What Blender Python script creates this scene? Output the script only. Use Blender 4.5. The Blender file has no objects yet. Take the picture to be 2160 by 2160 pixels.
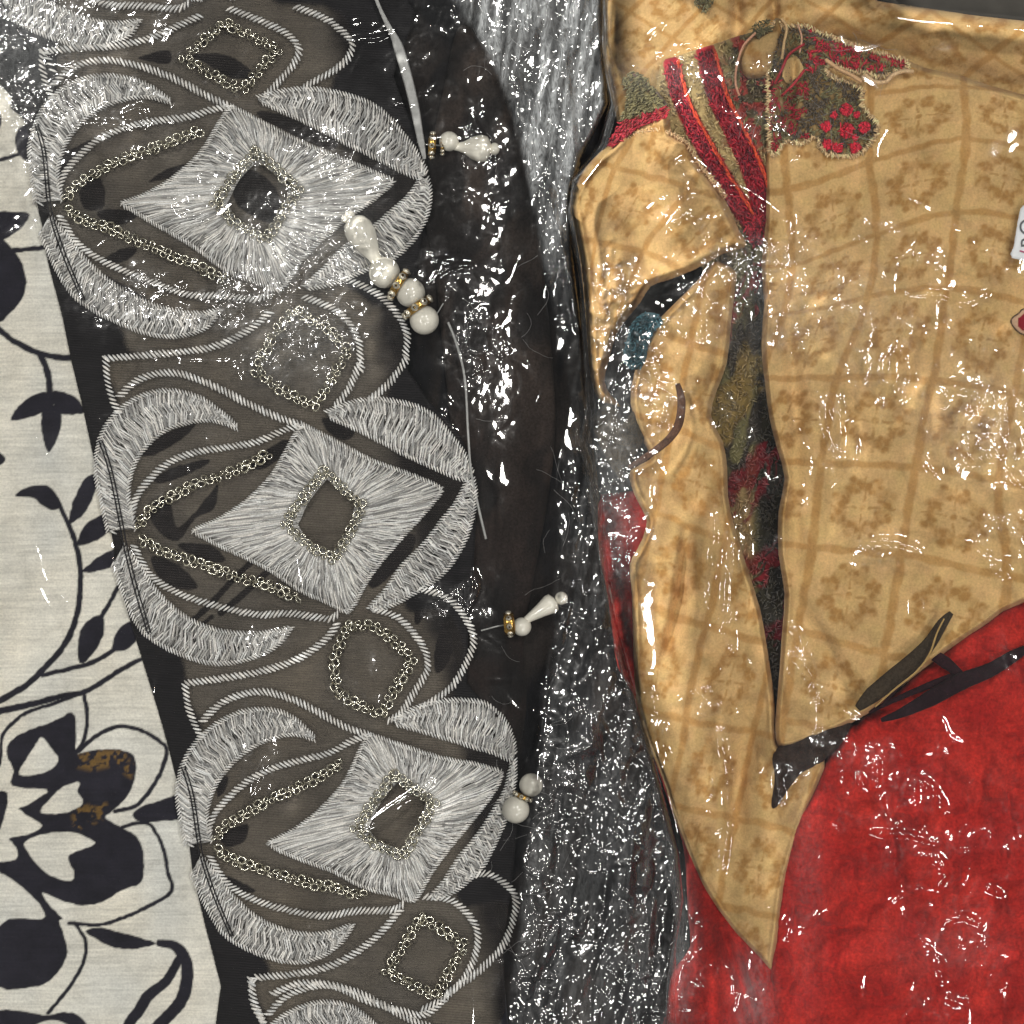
import bpy, math, random
import numpy as np
from mathutils import Vector
random.seed(7)
rng = np.random.default_rng(11)
sc = bpy.context.scene
col = sc.collection

# ------------------------------------------------------------------ camera, world, lamps
S = 0.000125          # metres per photo pixel on the table plane (the frame is 27 cm wide)
CH = 0.62             # camera height
cam = bpy.data.cameras.new("camera")
camo = bpy.data.objects.new("camera", cam); col.objects.link(camo)
camo.location = (0, 0, CH)
cam.sensor_width = 36; cam.lens = 36 * CH / (2160 * S); cam.clip_start = .01; cam.clip_end = 50
sc.camera = camo
w = bpy.data.worlds.new("World"); sc.world = w; w.use_nodes = True
w.node_tree.nodes["Background"].inputs[0].default_value = (.93, .97, 1, 1)
w.node_tree.nodes["Background"].inputs[1].default_value = .055
sc.view_settings.view_transform = 'Standard'; sc.view_settings.look = 'None'
sc.view_settings.exposure = .10; sc.view_settings.gamma = 1
sc.cycles.use_adaptive_sampling = True; sc.cycles.adaptive_threshold = .03; sc.cycles.max_bounces = 5; sc.cycles.transparent_max_bounces = 16; sc.cycles.glossy_bounces = 3
sc.cycles.diffuse_bounces = 3; sc.cycles.caustics_reflective = False; sc.cycles.caustics_refractive = False
sc.cycles.sample_clamp_indirect = 4

def lamp(x, y, z, sx, sy, power, colr=(1, .97, .92)):
    l = bpy.data.lights.new("ceiling_lamp", 'AREA'); l.shape = 'RECTANGLE'; l.size = sx; l.size_y = sy
    l.energy = power; l.color = colr
    o = bpy.data.objects.new("ceiling_lamp", l); col.objects.link(o)
    o.location = (x, y, z)
    o.rotation_euler = (Vector((0, 0, 0)) - Vector((x, y, z))).to_track_quat('-Z', 'Y').to_euler()
    return o
# shop ceiling panels and spots round the table
LAMPS = [(-1.15, 1.0, 1.35, .40, .24, 48), (-.50, .80, 1.8, .25, .14, 7.5), (.55, .95, 1.8, .15, .27, 8.5), (-.95, -.2, 1.7, .2, .18, 7),
         (.95, .15, 1.75, .2, .22, 8), (.25, -1.2, 1.7, .3, .2, 5), (1.0, -.75, 1.7, .2, .2, 6), (-.85, -.95, 1.7, .18, .18, 4)]
for a in LAMPS: lamp(*a)

# ------------------------------------------------------------------ numpy helpers
def hsh(ix, iy, seed):
    h = (ix.astype(np.int64) * 374761393 + iy.astype(np.int64) * 668265263 + seed * 2147483647 + 1013904223) & 0xffffffff
    h = ((h ^ (h >> 13)) * 1274126177) & 0xffffffff
    h = ((h ^ (h >> 16)) * 2246822519) & 0xffffffff
    return ((h ^ (h >> 15)) & 0xffffff) / float(0xffffff)
def noise(x, y, seed=0):
    x = np.asarray(x, float); y = np.asarray(y, float)
    ix = np.floor(x); iy = np.floor(y); fx = x - ix; fy = y - iy
    fx = fx * fx * fx * (fx * (fx * 6 - 15) + 10); fy = fy * fy * fy * (fy * (fy * 6 - 15) + 10)
    a = hsh(ix, iy, seed); b = hsh(ix + 1, iy, seed); c = hsh(ix, iy + 1, seed); d = hsh(ix + 1, iy + 1, seed)
    return (a * (1 - fx) + b * fx) * (1 - fy) + (c * (1 - fx) + d * fx) * fy
def fbm(x, y, o=4, seed=0, g=.5):
    s = 0; a = 1; t = 0
    for i in range(o):
        s = s + a * noise(x * 2 ** i + 17.3 * i, y * 2 ** i - 9.1 * i, seed + i); t += a; a *= g
    return s / t
def crease(x, y, o=3, seed=0):            # 0..1, sharp creases, flat facets between
    s = 0; a = 1; t = 0
    for i in range(o):
        n = noise(x * 1.9 ** i + 5.1 * i, y * 1.9 ** i + 3.7 * i, seed + i)
        s = s + a * np.abs(2 * n - 1); t += a; a *= .5
    return s / t
def cells(x, y, seed=0):                  # crumpled facets: height from nearest point planes
    ix = np.floor(x); iy = np.floor(y); best = np.full(x.shape, 9.); h = np.zeros(x.shape)
    for dx in (-1, 0, 1):
        for dy in (-1, 0, 1):
            cx = ix + dx + hsh(ix + dx, iy + dy, seed); cy = iy + dy + hsh(ix + dx, iy + dy, seed + 1)
            d = (x - cx) ** 2 + (y - cy) ** 2; m = d < best
            best = np.where(m, d, best)
            gx = hsh(ix + dx, iy + dy, seed + 2) - .5; gy = hsh(ix + dx, iy + dy, seed + 3) - .5
            h = np.where(m, gx * (x - cx) + gy * (y - cy), h)
    return h, np.sqrt(best)
def sstep(a, b, x):
    t = np.clip((x - a) / (b - a), 0, 1); return t * t * (3 - 2 * t)
def smooth_path(pts, n=8, closed=False):
    p = np.array(pts, float); m = len(p); out = []
    rngi = range(m) if closed else range(m - 1)
    for i in rngi:
        if closed: a, b, c, d = p[(i - 1) % m], p[i], p[(i + 1) % m], p[(i + 2) % m]
        else: a, b, c, d = p[max(i - 1, 0)], p[i], p[i + 1], p[min(i + 2, m - 1)]
        for k in range(n):
            t = k / n
            out.append(.5 * ((2 * b) + (c - a) * t + (2 * a - 5 * b + 4 * c - d) * t * t + (3 * b - a - 3 * c + d) * t ** 3))
    if not closed: out.append(p[-1])
    return np.array(out)
def resample(p, n):
    p = np.asarray(p, float); d = np.r_[0, np.cumsum(np.hypot(*np.diff(p[:, :2], axis=0).T))]
    t = np.linspace(0, d[-1], n)
    return np.stack([np.interp(t, d, p[:, k]) for k in range(p.shape[1])], 1)
def plen(p): return float(np.hypot(*np.diff(np.asarray(p)[:, :2], axis=0).T).sum())
def dist_path(x, y, p, closed=False):     # distance to polyline, nearest point, param
    p = np.asarray(p, float)
    q = np.roll(p, -1, 0) if closed else p[1:]
    a = p if closed else p[:-1]
    best = np.full(x.shape, 1e18); nx = np.zeros(x.shape); ny = np.zeros(x.shape); par = np.zeros(x.shape)
    for i in range(len(a)):
        ax, ay = a[i, :2]; dx, dy = q[i, 0] - ax, q[i, 1] - ay; L = dx * dx + dy * dy + 1e-9
        t = np.clip(((x - ax) * dx + (y - ay) * dy) / L, 0, 1)
        ex = ax + t * dx; ey = ay + t * dy; d = (x - ex) ** 2 + (y - ey) ** 2; m = d < best
        best = np.where(m, d, best); nx = np.where(m, ex, nx); ny = np.where(m, ey, ny); par = np.where(m, (i + t) / len(a), par)
    return np.sqrt(best), nx, ny, par
def inside(x, y, p):
    r = np.zeros(x.shape, bool); n = len(p)
    for i in range(n):
        x1, y1 = p[i][:2]; x2, y2 = p[(i + 1) % n][:2]
        if y1 == y2: continue
        c = ((y1 > y) != (y2 > y)) & (x < (x2 - x1) * (y - y1) / (y2 - y1) + x1)
        r ^= c
    return r
def box_of(p, m=0):
    p = np.asarray(p); return p[:, 0].min() - m, p[:, 0].max() + m, p[:, 1].min() - m, p[:, 1].max() + m
def cover(x, y, poly, soft=1.6):          # soft inside mask
    out = np.zeros(x.shape); x0, x1, y0, y1 = box_of(poly, 4)
    m = (x > x0) & (x < x1) & (y > y0) & (y < y1)
    if m.any():
        d = dist_path(x[m], y[m], poly, True)[0]; d = np.where(inside(x[m], y[m], poly), d, -d)
        out[m] = sstep(-soft, soft, d)
    return out
def stroke(x, y, path, w, soft=1.6):      # w: width or per-point widths
    out = np.zeros(x.shape); path = np.asarray(path, float)
    W = np.atleast_1d(w).astype(float); x0, x1, y0, y1 = box_of(path, W.max())
    m = (x > x0) & (x < x1) & (y > y0) & (y < y1)
    if m.any():
        d, _, _, t = dist_path(x[m], y[m], path)
        ww = np.interp(t, np.linspace(0, 1, len(W)), W) / 2
        out[m] = sstep(-soft, soft, ww - d)
    return out
class TPS:
    def __init__(s, src, dst):
        s.p = np.array(src, float); n = len(s.p); q = np.array(dst, float)
        d = ((s.p[:, None] - s.p[None]) ** 2).sum(-1); K = .5 * d * np.log(d + 1e-9)
        A = np.zeros((n + 3, n + 3)); A[:n, :n] = K; A[:n, n] = 1; A[:n, n + 1:] = s.p; A[n, :n] = 1; A[n + 1:, :n] = s.p.T
        A[:n, :n] += np.eye(n) * 50
        b = np.zeros((n + 3, 2)); b[:n] = q; s.w = np.linalg.solve(A, b)
    def __call__(s, x, y):
        x = np.asarray(x, float); y = np.asarray(y, float); n = len(s.p)
        o = s.w[n][:, None] + s.w[n + 1][:, None] * x.ravel() + s.w[n + 2][:, None] * y.ravel()
        for i in range(n):
            d = (x.ravel() - s.p[i, 0]) ** 2 + (y.ravel() - s.p[i, 1]) ** 2
            o = o + s.w[i][:, None] * (.5 * d * np.log(d + 1e-9))
        return o[0].reshape(x.shape), o[1].reshape(x.shape)
    def pts(s, p):
        p = np.asarray(p, float); a, b = s(p[:, 0], p[:, 1]); return np.stack([a, b], 1)
def Z(ox, oy, size, pts):                 # from an enlarged view to photo pixels
    k = size / 1932.; return [(ox + x * k, oy + y * k) for x, y in pts]
def W3(px, py, z):                        # photo pixel at height z -> place in the room
    f = (CH - z) / CH
    return (np.asarray(px) - 1080) * S * f, (1080 - np.asarray(py)) * S * f, np.asarray(z) + 0 * np.asarray(px)
def lerp(a, b, t): return a + (b - a) * t

# ------------------------------------------------------------------ objects
def raw_mesh(name, V, F, mat, parent=None, C=None, extra=None, smooth=True):
    me = bpy.data.meshes.new(name); V = np.asarray(V, np.float32)
    F = np.asarray(F, np.int32); k = F.shape[1]
    me.vertices.add(len(V)); me.vertices.foreach_set("co", V.ravel())
    me.loops.add(F.size); me.loops.foreach_set("vertex_index", F.ravel())
    me.polygons.add(len(F)); me.polygons.foreach_set("loop_start", np.arange(0, F.size, k, dtype=np.int32))
    me.polygons.foreach_set("use_smooth", np.full(len(F), smooth))
    me.update(calc_edges=True); me.validate()
    if C is not None and len(me.vertices) == len(V):
        a = me.attributes.new("col", 'FLOAT_COLOR', 'POINT')
        a.data.foreach_set("color", np.c_[C, np.ones(len(V))].astype(np.float32).ravel())
    if extra:
        for kx, v in extra.items():
            a = me.attributes.new(kx, 'FLOAT', 'POINT'); a.data.foreach_set("value", np.asarray(v, np.float32))
    me.materials.append(mat)
    o = bpy.data.objects.new(name, me); col.objects.link(o)
    if parent: o.parent = parent
    return o
def empty(name, label, cat, group=None):
    o = bpy.data.objects.new(name, None); col.objects.link(o); tag(o, label, cat, group); o.empty_display_size = .01
    return o
def tag(o, label=None, cat=None, group=None, kind=None):
    if label: o['label'] = label
    if cat: o['category'] = cat
    if group: o['group'] = group
    if kind: o['kind'] = kind
    return o
def sheet(name, mat, poly, zf, step=3., cf=None, ef=None, parent=None, edge=(0, 1), rim=0.):
    """Cloth or film over a traced outline. zf(x,y)->height; edge=(drop, width): the rim rolls down."""
    poly = np.asarray(poly, float); x0, x1, y0, y1 = box_of(poly, step * 2)
    xs = np.arange(x0, x1 + step, step); ys = np.arange(y0, y1 + step, step)
    X, Y = np.meshgrid(xs, ys); shp = X.shape
    dd, nx, ny, _ = dist_path(X.ravel(), Y.ravel(), poly, True)
    ins = inside(X.ravel(), Y.ravel(), poly)
    sd = np.where(ins, dd, -dd)
    keep = (sd > -.75 * step).reshape(shp)
    q = keep[:-1, :-1] & keep[1:, :-1] & keep[:-1, 1:] & keep[1:, 1:]
    idx = np.arange(X.size).reshape(shp)
    F = np.stack([idx[1:, :-1][q], idx[1:, 1:][q], idx[:-1, 1:][q], idx[:-1, :-1][q]], 1)
    x = X.ravel().copy(); y = Y.ravel().copy(); sn = sd < .25 * step
    x[sn] = nx[sn]; y[sn] = ny[sn]; sdc = np.clip(sd, 0, None); sdc[sn] = 0
    used = np.unique(F); rm = np.full(X.size, -1); rm[used] = np.arange(len(used)); F = rm[F]
    x = x[used]; y = y[used]; sdc = sdc[used]
    z = zf(x, y)
    if edge[0]:
        s = np.clip(sdc / edge[1], 0, 1); z = z - edge[0] * (1 - np.sqrt(np.clip(1 - (1 - s) ** 2, 0, 1)))
    if rim: z = z + rim * np.exp(-((sdc - edge[1] * .75) / (edge[1] * .35)) ** 2)
    V = np.stack(W3(x, y, z), 1)
    C = cf(x, y, sdc) if cf else None
    E = ef(x, y, sdc) if ef else None
    return raw_mesh(name, V, F, mat, parent, C, E)
def tubes(name, A, B, r, mat, parent=None, C=None, lift=0., sides=4, taper=.35, mid=1.):
    """many short threads, each an arched tapered tube, in one mesh"""
    A = np.asarray(A, float); B = np.asarray(B, float); n = len(A)
    if n == 0: return None
    r = np.broadcast_to(np.asarray(r, float), (n,)); lift = np.broadcast_to(np.asarray(lift, float), (n,))
    T = np.array([0, .3, .7, 1.]); pr = np.array([taper, mid, mid, taper]); lf = np.array([0, .85, .85, 0])
    D = B - A; D /= np.linalg.norm(D, axis=1, keepdims=True) + 1e-12
    U = np.cross(D, [0, 0, 1.]); U /= np.linalg.norm(U, axis=1, keepdims=True) + 1e-12
    N = np.cross(U, D)
    V = []
    for t, p, l in zip(T, pr, lf):
        c = A + (B - A) * t + np.array([0, 0, 1.]) * (lift * l)[:, None]
        for k in range(sides):
            a = 2 * math.pi * (k + .5) / sides
            V.append(c + (U * math.cos(a) + N * math.sin(a)) * (r * p)[:, None])
    V = np.stack(V, 1)
    m = 4 * sides; F = []
    for i in range(3):
        for k in range(sides):
            k2 = (k + 1) % sides; F.append([i * sides + k, i * sides + k2, (i + 1) * sides + k2, (i + 1) * sides + k])
    F = np.array(F); FF = (F[None] + (np.arange(n) * m)[:, None, None]).reshape(-1, 4)
    CC = np.repeat(np.asarray(C), m, 0) if C is not None else None
    return raw_mesh(name, V.reshape(-1, 3), FF, mat, parent, CC)
def ribbon_tube(name, pts3, r, mat, parent=None, sides=6, flat=1., C=None):
    """one continuous tube through 3-D points, radius per point, optionally flattened"""
    P = np.asarray(pts3, float); n = len(P); r = np.broadcast_to(np.asarray(r, float), (n,))
    D = np.gradient(P, axis=0); D /= np.linalg.norm(D, axis=1, keepdims=True) + 1e-12
    U = np.cross(D, [0, 0, 1.]); U /= np.linalg.norm(U, axis=1, keepdims=True) + 1e-12; N = np.cross(U, D)
    V = [P + (U * math.cos(2 * math.pi * k / sides) + N * flat * math.sin(2 * math.pi * k / sides)) * r[:, None] for k in range(sides)]
    V = np.stack(V, 1).reshape(-1, 3); F = []
    for i in range(n - 1):
        for k in range(sides):
            k2 = (k + 1) % sides; F.append([i * sides + k, i * sides + k2, (i + 1) * sides + k2, (i + 1) * sides + k])
    CC = None if C is None else np.tile(C, (len(V), 1))
    return raw_mesh(name, V, F, mat, parent, CC)
def lathe(name, prof, mat, a, b, parent=None, seg=16):
    """profile (t along a->b in 0..1, radius in m)"""
    a = np.array(a, float); b = np.array(b, float); D = (b - a); L = np.linalg.norm(D); D /= L
    U = np.cross(D, [0, 0, 1.]); U /= np.linalg.norm(U) + 1e-12; N = np.cross(U, D); V = []
    for t, r in prof:
        for k in range(seg):
            an = 2 * math.pi * k / seg; V.append(a + D * L * t + (U * math.cos(an) + N * math.sin(an)) * max(r, 1e-6))
    F = []
    for i in range(len(prof) - 1):
        for k in range(seg):
            k2 = (k + 1) % seg; F.append([i * seg + k, i * seg + k2, (i + 1) * seg + k2, (i + 1) * seg + k])
    return raw_mesh(name, V, F, mat, parent)

# ------------------------------------------------------------------ materials
class NT:
    def __init__(s, name):
        s.m = bpy.data.materials.new(name); s.m.use_nodes = True; s.t = s.m.node_tree; s.t.nodes.clear()
        s.out = s.n('ShaderNodeOutputMaterial')
    def n(s, ty, ins=None, **kw):
        nd = s.t.nodes.new(ty)
        for k, v in kw.items(): setattr(nd, k, v)
        for k, v in (ins or {}).items():
            if hasattr(v, 'bl_idname') and 'Socket' in v.bl_idname: s.t.links.new(v, nd.inputs[k])
            else: nd.inputs[k].default_value = v
        return nd
    def attr(s, nm): return s.n('ShaderNodeAttribute', attribute_name=nm)
    def pos(s, sx=1, sy=1, sz=1, rz=0):
        g = s.n('ShaderNodeTexCoord')
        return s.n('ShaderNodeMapping', {'Vector': g.outputs['Object'], 'Scale': (sx, sy, sz), 'Rotation': (0, 0, rz)}).outputs[0]
    def noise(s, vec, scale, detail=3, rough=.5, dist=0):
        return s.n('ShaderNodeTexNoise', {'Vector': vec, 'Scale': scale, 'Detail': detail, 'Roughness': rough, 'Distortion': dist}).outputs[0]
    def math(s, op, a, b=0., c=None):
        d = {0: a, 1: b}
        if c is not None: d[2] = c
        return s.n('ShaderNodeMath', d, operation=op).outputs[0]
    def ramp(s, f, a, b, lo=0., hi=1.):
        return s.n('ShaderNodeMapRange', {'Value': f, 'From Min': a, 'From Max': b, 'To Min': lo, 'To Max': hi}).outputs[0]
    def scale_col(s, c, f):
        return s.n('ShaderNodeVectorMath', {0: c, 'Scale': f}, operation='SCALE').outputs[0]
    def surf(s, sock): s.t.links.new(sock, s.out.inputs['Surface']); return s.m

def cloth_mat(name, rough=.85, sheen=.25, streak=(60, 900), sv=.25, grain=2500, gv=.25, bump=.00005, rz=0., fleck=0.):
    m = NT(name); c = m.attr('col').outputs['Color']
    n1 = m.noise(m.pos(streak[0], streak[1], 60, rz), 1., 3, .6)
    n2 = m.noise(m.pos(), grain, 2, .6); n3 = m.noise(m.pos(), 160, 4, .6)
    f = m.math('MULTIPLY', m.ramp(n1, .25, .75, 1 - sv, 1 + sv), m.ramp(n2, .25, .75, 1 - gv, 1 + gv))
    f = m.math('MULTIPLY', f, m.ramp(n3, .25, .75, .88, 1.12))
    c2 = m.scale_col(c, f)
    h = m.math('ADD', m.math('MULTIPLY', n2, .6), n1)
    b = m.n('ShaderNodeBump', {'Height': h, 'Strength': .8, 'Distance': bump})
    p = m.n('ShaderNodeBsdfPrincipled', {'Base Color': c2, 'Roughness': rough, 'Sheen Weight': sheen, 'Sheen Roughness': .5, 'Specular IOR Level': .2, 'Normal': b.outputs[0]})
    return m.surf(p.outputs[0])
def thread_mat(name, metal=.0, rough=.45, spec=.6):
    m = NT(name); c = m.attr('col').outputs['Color']; n = m.noise(m.pos(), 3000, 1)
    c2 = m.scale_col(c, m.ramp(n, .3, .7, .8, 1.2))
    p = m.n('ShaderNodeBsdfPrincipled', {'Base Color': c2, 'Roughness': rough, 'Metallic': metal, 'Specular IOR Level': spec, 'Sheen Weight': .15})
    return m.surf(p.outputs[0])
def solid_mat(name, c, rough=.4, metal=0., spec=.5, nv=.15, scale=600, coat=0., bump=0.):
    m = NT(name); n = m.noise(m.pos(), scale, 3)
    c2 = m.scale_col(m.n('ShaderNodeRGB').outputs[0], m.ramp(n, .3, .7, 1 - nv, 1 + nv))
    m.t.nodes[-1]
    for nd in m.t.nodes:
        if nd.type == 'RGB': nd.outputs[0].default_value = (*c, 1)
    d = {'Base Color': c2, 'Roughness': rough, 'Metallic': metal, 'Specular IOR Level': spec, 'Coat Weight': coat, 'Coat Roughness': .15}
    if bump: d['Normal'] = m.n('ShaderNodeBump', {'Height': n, 'Distance': bump, 'Strength': 1.}).outputs[0]
    return m.surf(m.n('ShaderNodeBsdfPrincipled', d).outputs[0])

M_cream = cloth_mat("cream_printed_cotton", .9, .15, (70, 1500), .13, 1700, .14, .00006, .08)
M_dark = cloth_mat("dark_georgette", .85, .05, (700, 300), .2, 1700, .45, .00008)
M_tan = cloth_mat("mustard_cotton", .9, .1, (1300, 500), .06, 1700, .15, .00008)
M_red = cloth_mat("red_crepe", .85, .1, (900, 500), .16, 1300, .34, .00012)
M_silver = thread_mat("silver_thread", .06, .34, .8)
M_col = thread_mat("coloured_thread", .0, .5, .5)
M_gold = solid_mat("pale_gold_metal", (.95, .91, .77), .16, .95, .5, .2)
M_goldd = solid_mat("deep_gold_metal", (.62, .38, .10), .25, .95, .5, .25)
M_pearl = solid_mat("pearl_lacquer", (.90, .86, .74), .16, .0, .6, .06, 300, .5)
M_stone = solid_mat("rhinestone", (.80, .74, .6), .08, .55, .9, .1)
M_black = solid_mat("black_thread", (.012, .011, .014), .7, 0, .3)

def net_mat():
    m = NT("sheer_black_net"); d = m.attr('dens').outputs['Fac']; c = m.attr('col').outputs['Color']
    g = m.n('ShaderNodeTexCoord').outputs['Object']
    wv = m.n('ShaderNodeTexWave', {'Vector': m.pos(1, 1, 1, .07), 'Scale': 480., 'Distortion': 2.2, 'Detail': 2., 'Detail Scale': .25}, bands_direction='Y').outputs['Fac']
    wn = m.noise(m.pos(120, 900, 100, .05), 1., 3)
    ln = m.math('MULTIPLY', m.ramp(wv, .0, 1., .35, 1.6), m.ramp(wn, .3, .7, .7, 1.3))
    nn = m.noise(m.pos(), 2600, 2)
    dif = m.n('ShaderNodeBsdfPrincipled', {'Base Color': m.scale_col(c, ln), 'Roughness': .75, 'Sheen Weight': .08, 'Specular IOR Level': .25,
              'Normal': m.n('ShaderNodeBump', {'Height': ln, 'Strength': .6, 'Distance': .00006}).outputs[0]})
    tr = m.n('ShaderNodeBsdfTransparent', {'Color': (.92, .87, .82, 1)})
    op = m.math('ADD', d, m.math('MULTIPLY', m.ramp(nn, .3, .7, -.07, .07), 1.))
    op = m.math('SUBTRACT', op, m.ramp(wv, 0, 1, .07, -.07))
    op = m.n('ShaderNodeClamp', {'Value': op}).outputs[0]
    mx = m.n('ShaderNodeMixShader', {0: op, 1: tr.outputs[0], 2: dif.outputs[0]})
    return m.surf(mx.outputs[0])
M_net = net_mat()

def film_mat():
    m = NT("clear_polythene"); cr = m.attr('crumple').outputs['Fac']; mk = m.attr('milk').outputs['Fac']
    v = m.pos(); dn = m.n('ShaderNodeTexNoise', {'Vector': v, 'Scale': 260., 'Detail': 2.})
    vv = m.n('ShaderNodeVectorMath', {0: v, 1: m.n('ShaderNodeVectorMath', {0: dn.outputs['Color'], 'Scale': .0022}, operation='SCALE').outputs[0]}, operation='ADD').outputs[0]
    vo = m.n('ShaderNodeTexVoronoi', {'Vector': vv, 'Scale': 330.}, feature='F1').outputs['Distance']
    n2 = m.noise(vv, 430., 0, .5, 0); n1 = m.noise(vv, 190., 1, .5, 0)
    h = m.math('ADD', m.math('MULTIPLY', vo, .35), m.math('ADD', m.math('MULTIPLY', n2, .55), m.math('MULTIPLY', n1, 1.1)))
    b = m.n('ShaderNodeBump', {'Height': h, 'Strength': 1., 'Distance': m.math('MULTIPLY', cr, .00088)})
    fr = m.n('ShaderNodeFresnel', {'IOR': 1.55, 'Normal': b.outputs[0]}).outputs[0]
    fr = m.math('MULTIPLY', fr, 1.55)
    g1 = m.n('ShaderNodeBsdfGlossy', {'Roughness': .065, 'Normal': b.outputs[0], 'Color': (1, 1, 1, 1)})
    g2 = m.n('ShaderNodeBsdfGlossy', {'Roughness': .30, 'Normal': b.outputs[0], 'Color': (1, 1, 1, 1)})
    gl = m.n('ShaderNodeMixShader', {0: m.n('ShaderNodeClamp', {'Value': m.math('MULTIPLY', cr, .55), 'Max': .32}).outputs[0], 1: g1.outputs[0], 2: g2.outputs[0]})
    tr = m.n('ShaderNodeBsdfTransparent', {'Color': (.975, .98, .985, 1)})
    a = m.n('ShaderNodeMixShader', {0: m.n('ShaderNodeClamp', {'Value': fr}).outputs[0], 1: tr.outputs[0], 2: gl.outputs[0]})
    st = m.noise(m.pos(620, 190, 200, .15), 1., 5, .65, 2.5)
    mf = m.n('ShaderNodeClamp', {'Value': m.math('MULTIPLY', mk, m.ramp(st, .3, .72, .15, 1.5))}).outputs[0]
    df = m.n('ShaderNodeBsdfDiffuse', {'Color': (.72, .75, .76, 1), 'Normal': b.outputs[0]})
    tl = m.n('ShaderNodeBsdfTranslucent', {'Color': (.72, .75, .76, 1)})
    ad = m.n('ShaderNodeMixShader', {0: .35, 1: df.outputs[0], 2: tl.outputs[0]})
    mx = m.n('ShaderNodeMixShader', {0: mf, 1: a.outputs[0], 2: ad.outputs[0]})
    return m.surf(mx.outputs[0])
M_film = film_mat()

# ------------------------------------------------------------------ the table under everything
tm = solid_mat("dark_table_laminate", (.026, .024, .020), .7, 0, .3, .2, 200)
V = [(-.3, -.3, -.012), (.3, -.3, -.012), (.3, .3, -.012), (-.3, .3, -.012), (-.3, -.3, -.03), (.3, -.3, -.03), (.3, .3, -.03), (-.3, .3, -.03)]
tag(raw_mesh("table_surface", V, [(0, 1, 2, 3), (7, 6, 5, 4), (0, 4, 5, 1), (1, 5, 6, 2), (2, 6, 7, 3), (3, 7, 4, 0)], tm, smooth=False), kind='structure')

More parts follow.
